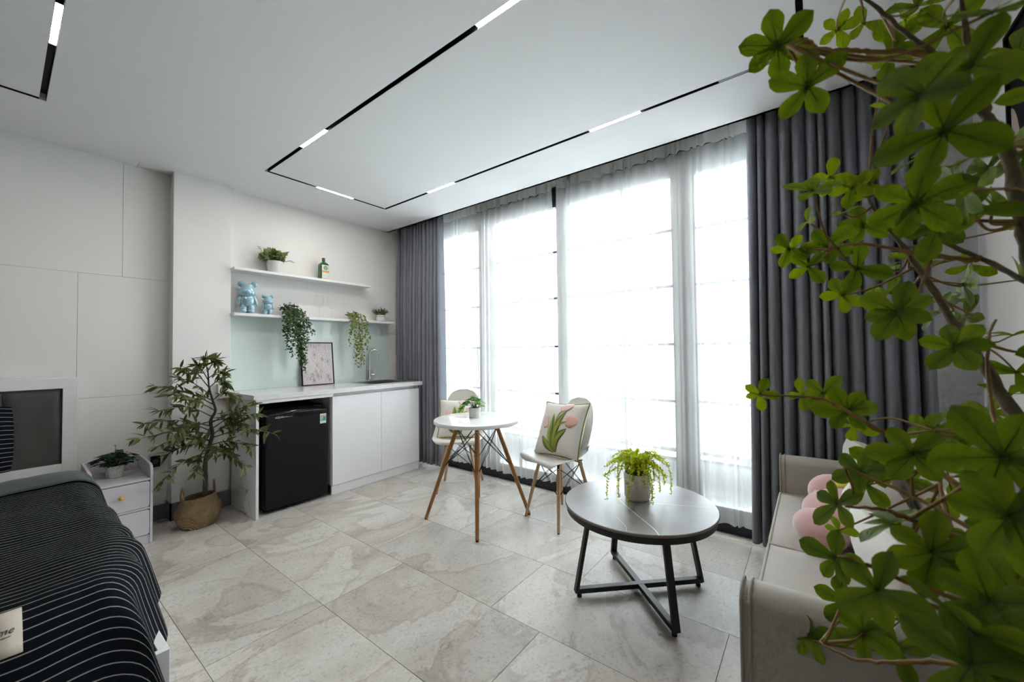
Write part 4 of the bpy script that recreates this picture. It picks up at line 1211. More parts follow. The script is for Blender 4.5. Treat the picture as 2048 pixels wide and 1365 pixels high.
# wine glasses
for k, (x, lab) in enumerate(((1.772, 'clear wine glass nearer the dark trailing plant'), (1.888, 'clear wine glass nearer the yellow green trailing plant'))):
    o = thing('wine_glass', lab, 'glass', (x, 3.552, 1.4665), 0, 'wine glasses on the lower shelf')
    g = G(); g.lathe([(.001, .0), (.033, .0), (.034, .0015), (.010, .004), (.0038, .010), (.0035, .080), (.006, .092)], 24); build('stem', g, M['thin_glass'], o, smooth=60)
    g = G(); pr = [(.006, .092), (.026, .102), (.037, .122), (.040, .145), (.037, .175), (.032, .205)]
    g.grid(28, 18, lambda u, v: (lambda i, f: ((lerp(pr[i][0], pr[i+1][0], f))*math.cos(2*math.pi*u), (lerp(pr[i][0], pr[i+1][0], f))*math.sin(2*math.pi*u), lerp(pr[i][1], pr[i+1][1], f)))(min(int(v*5), 4), v*5-min(int(v*5), 4)), cu=True)
    build('bowl', g, M['thin_glass'], o, smooth=180)

# trailing plants
def trailing(label, base, mat, seed, n, reach, drops, leafL, topR, topH, shape, spread, dense):
    r = random.Random(seed)
    o = thing('trailing_plant', label, 'potted plant', base)
    pot(o, [(.032, 0), (.034, .002), (.040, .055), (.036, .055), (.034, .04)], M['pot_white'], .034, .046, 20)
    gs, gl = G(), G()
    for i in range(n):
        a = r.uniform(0, 2*math.pi); R_ = topR*math.sqrt(r.random())
        e = Vector((R_*math.cos(a), R_*math.sin(a)*.45-.01, topH*(1-.55*(R_/topR)**2)*r.uniform(.75, 1)))
        c_ = catmull([(0, 0, .04), e*.6+Vector((0, 0, .02)), e], 3); gs.tube(c_, .0009, 4)
        for q in c_[1:]:
            for _ in range(dense): leaf(gl, q+rv(r)*.008, Vector((math.cos(a), math.sin(a)-.4, -.2))+rv(r)*.8, Vector((0, -.4, 1))+rv(r)*.5, leafL*r.uniform(.7, 1.2), shape)
    for (dx, L, bend) in drops:
        x0 = dx*reach
        pts = [(x0*.3, -.01, .05), (x0*.8, -.065, .045), (x0, -.100, -.02)]
        m = max(3, int(L/.07))
        for k in range(1, m+1): pts.append((x0+bend*k/m+r.uniform(-.010, .010), -.104+r.uniform(-.012, .012), -.02-L*k/m))
        c_ = catmull(pts, 5); gs.tube(c_, .0010, 4)
        for q in c_[4:]:
            for _ in range(dense):
                leaf(gl, q+rv(r)*spread, Vector((r.choice((-1, 1))*.7, -.35, -.55))+rv(r)*.5, Vector((0, -1, .4))+rv(r)*.4, leafL*r.uniform(.7, 1.2), shape)
    build('stems', gs, M['stem_green'], o); stuff(build('foliage', gl, mat, o, smooth=180))
trailing('dark green trailing plant hanging past the picture frame', (1.520, 3.553, 1.4665), M['leaf_dark'], 4, 24, .085,
         [(-1, .20, .01), (-.8, .26, .0), (-.6, .32, .03), (-.3, .34, .05), (0, .30, .05), (.2, .40, .05), (.4, .43, .04), (.6, .36, .03), (.9, .20, .03), (1.1, .13, .04), (-.1, .22, .0), (.5, .24, -.02), (-.45, .16, 0), (.0, .42, .07), (.25, .30, .03), (-.9, .12, 0), (.75, .28, .0), (-.2, .38, .09)], .021, .095, .13, 'oval', .013, 2)
trailing('yellow green trailing plant hanging left of the tap', (2.095, 3.553, 1.4665), M['leaf_lime'], 5, 16, .072,
         [(-1, .22, -.01), (-.6, .34, .0), (-.2, .42, .01), (.2, .44, .0), (.55, .40, .01), (.9, .25, .03), (1.2, .16, .04), (0, .28, .02), (-.8, .12, -.02)], .026, .055, .10, 'oval', .007, 1)

# small flowering pot at the end of the lower shelf
r = random.Random(9)
o = thing('potted_shrub', 'small grey green flowering plant in a white tied pot', 'potted plant', (2.412, 3.552, 1.4665))
pot(o, [(.040, 0), (.046, .006), (.048, .03), (.044, .052), (.042, .062), (.045, .066), (.040, .066), (.038, .05)], M['pot_white'], .040, .056)
g = G(); g.tube([(.0445*math.cos(a), .0445*math.sin(a), .050) for a in [2*math.pi*k/24 for k in range(24)]], .0022, 6, closed=True); build('twine', g, M['rattan'], o)
gs, gl, gf = G(), G(), G()
for i in range(60):
    a = r.uniform(0, 2*math.pi); R_ = .10*math.sqrt(r.random()); e = Vector((R_*math.cos(a), R_*math.sin(a)*.6, .055+.09*(1-.4*(R_/.1)**2)*r.uniform(.6, 1)))
    c_ = [(e.x*.25, e.y*.25, .055), e]; gs.tube(c_, .0007, 4)
    for _ in range(7):
        q = Vector(c_[0]).lerp(e, r.uniform(.45, 1)); leaf(gl, q, rv(r)+Vector((0, 0, .5)), rv(r), .018, 'needle', wide=1.2)
    if i % 2 == 0:
        gf.ell(e, (.0038, .0038, .0045), 6, 4); gf.ell(e+Vector((.004, 0, -.004)), (.003, .003, .003), 6, 4)
build('stems', gs, M['stem_green'], o); stuff(build('foliage', gl, M['leaf_grey'], o)); stuff(build('flowers', gf, M['flower'], o))

# ------------------------------------------------------------------ framed line drawing on the worktop
pf = thing('framed_drawing', 'line drawing of a face and flowers in a black frame, leaning on mint glass', 'picture', (1.778, 3.580, .8585))
pf.rotation_euler = (rad(-6.0), 0, 0)
FW, FH = .292, .388
g = G(); b_ = .007
for a in ((-FW/2, FW/2, 0, b_), (-FW/2, FW/2, FH-b_, FH), (-FW/2, -FW/2+b_, b_, FH-b_), (FW/2-b_, FW/2, b_, FH-b_)): g.box(a[0], a[1], -.016, .0, a[2], a[3])
build('frame', g, M['black_mat'], pf)
g = G(); g.box(-FW/2+b_, FW/2-b_, -.008, -.002, b_, FH-b_); paper = build('print', g, M['paper'], pf)
lines = []
def LN(*p): lines.append(list(p))
def arc(cx, cy, rx, ry, a0, a1, n=14, rot=0): lines.append([(cx+rx*math.cos(t_)*math.cos(rot)-ry*math.sin(t_)*math.sin(rot), cy+rx*math.cos(t_)*math.sin(rot)+ry*math.sin(t_)*math.cos(rot)) for t_ in [rad(lerp(a0, a1, k/n)) for k in range(n+1)]])
def leafline(x, y, a, L, w_):
    a = rad(a); P_ = lambda t_, s_: (x+L*t_*math.cos(a)-s_*w_*math.sin(math.pi*t_)*math.sin(a), y+L*t_*math.sin(a)+s_*w_*math.sin(math.pi*t_)*math.cos(a))
    lines.append([P_(k/8, 1) for k in range(9)]); lines.append([P_(k/8, -1) for k in range(9)]); lines.append([P_(k/4, 0) for k in range(4)])
def flower(x, y, R_):
    for k in range(6):
        arc(x+R_*.55*math.cos(k*1.05), y+R_*.55*math.sin(k*1.05), R_*.5, R_*.42, 0, 330, 10, k*1.05)
    arc(x, y, R_*.28, R_*.28, 0, 360, 8); arc(x, y, R_*.14, R_*.14, 0, 300, 6)
LN((.17, .80), (.185, .70), (.175, .62), (.215, .575), (.225, .53), (.18, .505), (.12, .53), (.08, .515))
LN((.13, .48), (.07, .45), (.04, .405), (.10, .41), (.17, .405), (.26, .425), (.20, .46), (.16, .47), (.13, .48)); LN((.05, .40), (.11, .36), (.19, .355), (.25, .42)); LN((.10, .33), (.15, .31), (.18, .325))
LN((.24, .73), (.28, .66), (.34, .585), (.42, .54), (.46, .47), (.45, .40), (.39, .33), (.32, .275), (.22, .255), (.13, .26)); LN((.34, .585), (.36, .56), (.34, .54))
flower(.41, .72, .105); flower(.66, .60, .05); flower(.84, .55, .085); flower(.10, .30, .06); flower(.83, .18, .085); flower(.88, .09, .06); flower(.36, .09, .07)
leafline(.46, .455, 48, .27, .055); leafline(.46, .455, 8, .22, .045); leafline(.46, .45, -28, .20, .03); leafline(.40, .33, -62, .26, .035); leafline(.44, .36, -75, .27, .03); leafline(.58, .36, -95, .20, .03); leafline(.34, .27, -80, .20, .03); leafline(.06, .20, 10, .28, .05); leafline(.12, .14, 20, .26, .04)
for i, (x, y) in enumerate(((.60, .80), (.72, .88), (.70, .74), (.84, .80), (.90, .88), (.86, .70), (.62, .68))): arc(x, y, .055, .04, 0, 350, 12, i)
LN((.48, 1.0), (.48, .82)); LN((.78, 1.0), (.78, .72), (.74, .58), (.60, .55)); LN((.62, 1.0), (.62, .90), (.56, .84), (.50, .82))
for x, y, a in ((.10, .93, 60), (.16, .90, 100), (.22, .95, 70), (.08, .85, 40), (.20, .83, 120), (.30, .92, 80), (.56, .92, 75), (.44, .88, 130), (.52, .16, 100), (.58, .12, 70), (.30, .18, 95), (.24, .10, 75), (.64, .26, 110)): leafline(x, y, a, .09, .018)
LN((.64, .42), (.70, .33), (.76, .28), (.82, .34), (.76, .40), (.84, .46), (.94, .42), (.90, .36), (.84, .40)); LN((.62, .34), (.74, .24), (.80, .20), (.80, .12)); LN((.70, .20), (.66, .13), (.60, .17), (.62, .22), (.70, .20)); LN((.74, .0), (.74, .14)); LN((.09, .12), (.16, .11), (.26, .13))
g = G()
for ln in lines:
    pts = [(-FW/2+b_+max(.005, min(.995, a))*(FW-2*b_), -.0082, b_+max(.005, min(.995, b))*(FH-2*b_)) for a, b in ln]
    if len(pts) > 2: pts = [tuple(q) for q in catmull(pts, 3)]
    g.tube(pts, .00055, 4)
stuff(build('ink_lines', g, M['ink'], paper))

# ------------------------------------------------------------------ plants on the tables and nightstand
r = random.Random(12)
o = thing('potted_clover', 'fresh green plant in a speckled pot on the white table', 'potted plant', (2.058, 1.912, .6807))
pot(o, [(.036, 0), (.038, .002), (.042, .068), (.040, .070), (.038, .070), (.036, .055)], M['terrazzo'], .037, .062)
gs, gl = G(), G()
for i in range(30):
    a = r.uniform(0, 2*math.pi); u_ = r.random()
    R_ = lerp(.015, .085, u_); h = .155-.75*R_ + r.uniform(-.012, .012)
    e = Vector((R_*math.cos(a), R_*math.sin(a), h)); c_ = catmull([(e.x*.1, e.y*.1, .06), (e.x*.45, e.y*.45, h*.9), e], 4); gs.tube(c_, .0010, 5)
    clover(gl, e, Vector((math.cos(a), math.sin(a), -.3)), Vector((math.cos(a)*.4, math.sin(a)*.4, 1)), r.uniform(.020, .028), 4)
left = -Vector((math.sin(_yaw), -math.cos(_yaw), 0))
for k in range(3):
    e = left*(.085+.015*k) + Vector((0, 0, .075-.016*k)); c_ = catmull([(0, 0, .06), left*.05+Vector((0, 0, .11)), e], 4); gs.tube(c_, .001, 5)
    for q in c_[4:]: clover(gl, q, left, Vector((0, 0, 1))+rv(r)*.4, .020, 4)
build('stems', gs, M['stem_green'], o); stuff(build('foliage', gl, M['leaf_mid'], o, smooth=180))

r = random.Random(14)
o = thing('potted_fern', 'lime green trailing fern in a cream pot on the coffee table', 'potted plant', (1.905, .697, .4214))
pot(o, [(.052, 0), (.054, .003), (.060, .012), (.062, .122), (.061, .126), (.057, .126), (.055, .10)], M['pot_cream'], .056, .112, 40)
vd = math.atan2(-.697, -1.905)
def on_pot(x, y, h):
    a = vd - .75 + x/.0625 - .2; return ((.0622+h)*math.cos(a), (.0622+h)*math.sin(a), .088+y)
g = G(); g.grid(6, 1, lambda u, v: on_pot(lerp(-.012, .012, u), lerp(-.011, .014, v), .0003)); lb2 = build('label_patch', g, simple('pot_label', (.72, .64, .56), .6, var=.03), o, smooth=180, solid=.0005)
g = G()
for x0_, x1_, y_ in ((-.008, .008, .004), (-.005, .005, -.004)): g.grid(5, 1, lambda u, v: on_pot(lerp(x0_, x1_, u), y_+lerp(-.0009, .0009, v)+.0006*math.sin(u*20), .0009))
build('scribble', g, M['ink'], lb2)
gs, gl = G(), G()
for i in range(62):
    a = 2*math.pi*i/62 + r.uniform(-.2, .2); R_ = r.uniform(.05, .16); h = r.uniform(.16, .235)
    drop = r.random() < .40
    e = Vector((R_*math.cos(a), R_*math.sin(a), h - (R_*.35)))
    ctl = [(e.x*.1, e.y*.1, .11), (e.x*.45, e.y*.45, h*.95), e]
    if drop and R_ > .075: ctl.append((e.x*1.10, e.y*1.10, e.z-r.uniform(.06, .14)))
    c_ = catmull(ctl, 9); gs.tube(c_, .0009, 4)
    for j, q in enumerate(c_[4:]):
        for s_ in range(7):
            leaf(gl, q, rv(r)+Vector((0, 0, .15)), rv(r), r.uniform(.008, .0145), 'needle', wide=1.3)
build('stems', gs, M['stem_green'], o); stuff(build('foliage', gl, M['leaf_fern'], o))

r = random.Random(15)
o = thing('potted_clover', 'dark green leafy plant in a speckled pot on the nightstand', 'potted plant', (.452, 3.455, .3965))
pot(o, [(.036, 0), (.038, .002), (.043, .070), (.041, .072), (.039, .072), (.037, .055)], M['terrazzo'], .038, .064)
gs, gl = G(), G()
for i in range(85):
    a = r.uniform(0, 2*math.pi); R_ = .10*math.sqrt(r.random()); h = .150-.45*R_+r.uniform(-.03, .02)
    e = Vector((R_*math.cos(a), R_*math.sin(a)*.75, h)); c_ = catmull([(e.x*.1, e.y*.1, .06), (e.x*.45, e.y*.45, h*.75), e], 4); gs.tube(c_, .0009, 4)
    clover(gl, e, Vector((math.cos(a), math.sin(a), -.3)), Vector((math.cos(a)*.4, math.sin(a)*.4, 1))+rv(r)*.2, r.uniform(.018, .026), 4)
e = (.0, -.01, .195); gs.tube([(0, 0, .06), e], .0009, 4)
build('stems', gs, M['bark'], o); stuff(build('foliage', gl, M['leaf_deep'], o, smooth=180))
g = G(); g.ell(e, (.004, .004, .006), 8, 6); build('bud', g, M['gold_knob'], o)

# ------------------------------------------------------------------ olive tree in a basket
BC = (.835, 3.305)
bk = thing('seagrass_basket', 'woven seagrass belly basket with two handles on the floor', 'basket', (*BC, 0))
g = G(); pr = []
outer = [(0, .088), (.012, .098), (.05, .116), (.085, .124), (.105, .1255), (.125, .121), (.155, .106), (.185, .094), (.196, .091)]
nz_ = 60
for k in range(nz_+1):
    z = .196*k/nz_; rr = interp(outer, z); pr.append((rr + .0013*math.sin(k*math.pi), z))
pr = [(rr+(.0016 if i % 2 else 0), z) for i, (rr, z) in enumerate(pr)]
g.lathe([(.001, 0)] + pr + [(.085, .196), (.088, .17), (.098, .14), (.001, .135)], 64, sx=1.0, sy=.80)
ang = rad(-12); g.v = [(x*math.cos(ang)-y*math.sin(ang), x*math.sin(ang)+y*math.cos(ang), z + (.010*x/.12 if z > .1 else 0)) for x, y, z in g.v]
build('body', g, M['rattan'], bk, smooth=80)
g = G(); g.tube([(.0905*math.cos(a)*1.0, .0905*math.sin(a)*.80, .197) for a in [2*math.pi*k/40 for k in range(40)]], .0045, 6, closed=True); g.v = [(x*math.cos(ang)-y*math.sin(ang), x*math.sin(ang)+y*math.cos(ang), z+.010*x/.12) for x, y, z in g.v]; build('rim', g, M['rattan'], bk, smooth=180)
for s_ in (-1, 1):
    pts = catmull([(s_*.088, -.022, .165), (s_*.084, -.020, .235), (s_*.086, 0, .268 if s_ < 0 else .285), (s_*.090, .018, .235), (s_*.090, .020, .165)], 6)
    g = G(); g.tube(pts, .0055, 8); build('handle', g, M['rattan'], bk, smooth=180)
g = G(); g.lathe([(.001, .15), (.082, .15), (.06, .160), (.001, .163)], 24, sx=1, sy=.8); build('soil', g, M['soil'], bk, smooth=60)

r = random.Random(33)
ol = thing('olive_tree', 'artificial olive tree growing out of the seagrass basket', 'tree', (*BC, .16))
OY = 3.30
def op(x, z, y=OY): return Vector((x-BC[0], y-BC[1], z-.16))
tr_ = catmull([op(.868, .158), op(.870, .28), op(.868, .39), op(.880, .48), op(.908, .597), op(.897, .689), op(.924, .757), op(.908, .83), op(.888, .92), op(.882, 1.0), op(.880, 1.06)], 5)
g = G(); m = len(tr_); g.tube(tr_, [lerp(.0155, .003, (k/(m-1))**1.1)*(1+.08*math.sin(k*2.1)) for k in range(m)], 10); build('trunk', g, M['bark'], ol, smooth=180)
ends = [  # from (trunk index fraction), end x, end z, end y
    (.30, .62, .36, 3.20), (.34, .68, .50, 3.36), (.36, .60, .60, 3.16), (.40, .505, .645, 3.22), (.42, .56, .72, 3.30), (.46, .66, .66, 3.12), (.50, .72, .56, 3.40),
    (.55, .62, .80, 3.26), (.60, .66, .90, 3.18), (.66, .60, .955, 3.30), (.70, .74, .84, 3.12), (.74, .70, 1.00, 3.24), (.80, .74, 1.06, 3.34), (.86, .80, 1.08, 3.22),
    (.92, .86, 1.12, 3.26), (.96, .92, 1.10, 3.30), (.88, .95, 1.02, 3.20), (.80, .98, .95, 3.28), (.70, 1.00, .86, 3.18),
    (.40, 1.00, .66, 3.14), (.44, 1.09, .74, 3.02), (.48, 1.05, .80, 3.02), (.38, 1.155, .60, 2.97), (.34, 1.05, .52, 3.03), (.30, 1.02, .40, 3.05), (.28, .98, .46, 3.22), (.50, 1.05, .64, 3.04),
    (.26, .78, .40, 3.14), (.32, .86, .52, 3.10), (.36, .78, .60, 3.18)]
gb = G(); leaves_o = []; fruits = []
for f_, ex, ez, ey in ends:
    s_ = tr_[int(f_*(m-1))]; e = op(ex, ez, ey)
    mid = s_.lerp(e, .5) + Vector((0, 0, .035)) + rv(r)*.015
    c_ = catmull([s_, mid, e], 8); nn = len(c_); gb = G(); gb.tube(c_, [lerp(.0035, .0011, k/(nn-1)) for k in range(nn)], 6); build('branch', gb, M['bark'], ol, smooth=180)
    for k in range(4, nn):
        for q_ in range(2 if k < nn-1 else 3):
            d = (c_[k]-c_[k-1]).normalized()*.7 + rv(r)*.75 + Vector((0, 0, -.05))
            leaves_o.append((c_[k], d, r.uniform(.048, .085)))
    if r.random() < .45: fruits.append(c_[nn//2+2] + Vector((0, 0, -.012)))
pro = []
for v_ in range(4):
    g = G(); leaf(g, (0, 0, 0), (1, 0, 0), (0, 0, 1), 1.0, 'lance', .10+.10*v_, .18, wide=.72)
    me_o = build('leaf', g, M['leaf_olive'], ol, smooth=180); pro.append(me_o)
def leaf_matrix(p, d, up, L):
    d, x, n = frame_of(d, up)
    Mx = Matrix.Identity(4)
    for i in range(3): Mx[i][0], Mx[i][1], Mx[i][2], Mx[i][3] = d[i]*L, -x[i]*L, n[i]*L, p[i]
    return Mx
r.shuffle(leaves_o)
rest = G()
for k, (p, d, L) in enumerate(leaves_o):
    up = Vector((0, -.5, 1))+rv(r)*.7
    if k < 296:
        src = pro[k % 4]
        lf_ = src if k < 4 else link_copy(src, ol)
        lf_.matrix_local = leaf_matrix(p, d, up, L)
    else: leaf(rest, p, d, up, L, 'lance', .2, .18, wide=.72)
if rest.v: stuff(build('further_leaves', rest, M['leaf_olive'], ol, smooth=180))
for q in fruits:
    g = G(); g.ell(q, (.0075, .0075, .011), 10, 8); build('olive', g, M['olive_fruit'], ol, smooth=180)

# ------------------------------------------------------------------ large tree in the foreground
TREE_BRANCHES = [
    [(0.74, -0.42, 0.26), (0.78, -0.4, 0.6), (0.9, -0.34, 0.86), (0.984, -0.261, 1.023), (1.035, -0.234, 1.116), (1.07, -0.215, 1.172), (1.112, -0.176, 1.292), (1.118, -0.153, 1.35), (1.123, -0.129, 1.399), (1.138, -0.102, 1.472)],
    [(0.73, -0.44, 0.26), (0.72, -0.42, 0.7), (0.75, -0.4, 1.0), (0.852, -0.261, 1.208), (0.838, -0.23, 1.316), (0.855, -0.224, 1.411), (0.858, -0.212, 1.458), (0.848, -0.201, 1.491), (0.842, -0.195, 1.542), (0.816, -0.18, 1.591), (0.813, -0.178, 1.647)],
    [(0.852, -0.205, 1.474), (0.835, -0.155, 1.574), (0.834, -0.123, 1.629), (0.825, -0.08, 1.696), (0.822, -0.061, 1.725)],
    [(0.898, -0.256, 1.231), (0.942, -0.217, 1.284), (0.94, -0.15, 1.338), (0.958, -0.126, 1.354)],
    [(0.939, -0.213, 1.286), (0.94, -0.198, 1.287), (0.956, -0.137, 1.312), (0.978, -0.069, 1.343), (1.0, -0.032, 1.342)],
    [(0.76, -0.33, 0.8), (0.806, -0.221, 0.905), (0.885, -0.161, 0.945), (0.929, -0.106, 0.992), (0.935, -0.065, 1.019), (0.97, -0.014, 1.048), (0.977, 0.043, 1.05), (0.97, 0.086, 1.052)],
    [(0.76, -0.33, 0.8), (0.726, -0.198, 0.881), (0.792, -0.17, 0.899), (0.851, -0.116, 0.92), (0.885, -0.062, 0.934), (0.892, -0.039, 0.941)],
    [(0.76, -0.33, 0.8), (0.649, -0.179, 0.865), (0.659, -0.16, 0.864), (0.667, -0.104, 0.863), (0.668, -0.04, 0.876), (0.678, -0.02, 0.874)],
    [(0.715, -0.168, 0.899), (0.73, -0.123, 0.916), (0.725, -0.084, 0.927), (0.728, -0.071, 0.93), (0.722, -0.03, 0.926)],
    [(0.8, -0.36, 0.62), (0.651, -0.179, 0.794), (0.713, -0.16, 0.767), (0.747, -0.121, 0.739), (0.764, -0.077, 0.707), (0.795, -0.034, 0.676), (0.819, 0.002, 0.668)],
    [(0.8, -0.36, 0.62), (0.614, -0.165, 0.85), (0.656, -0.138, 0.844), (0.673, -0.094, 0.844), (0.687, -0.063, 0.839)],
    [(0.789, -0.197, 0.832), (0.838, -0.179, 0.85), (0.9, -0.162, 0.872), (0.979, -0.168, 0.915), (1.025, -0.18, 0.966), (1.043, -0.173, 0.994)],
    [(0.835, -0.155, 1.574), (0.835, -0.123, 1.598), (0.83, -0.083, 1.614), (0.819, -0.053, 1.625), (0.757, -0.02, 1.604), (0.706, -0.003, 1.595), (0.678, 0.018, 1.579)],
    [(0.76, -0.33, 0.8), (0.799, -0.216, 0.997), (0.895, -0.211, 1.032), (0.978, -0.226, 1.142), (1.016, -0.244, 1.192)],
]
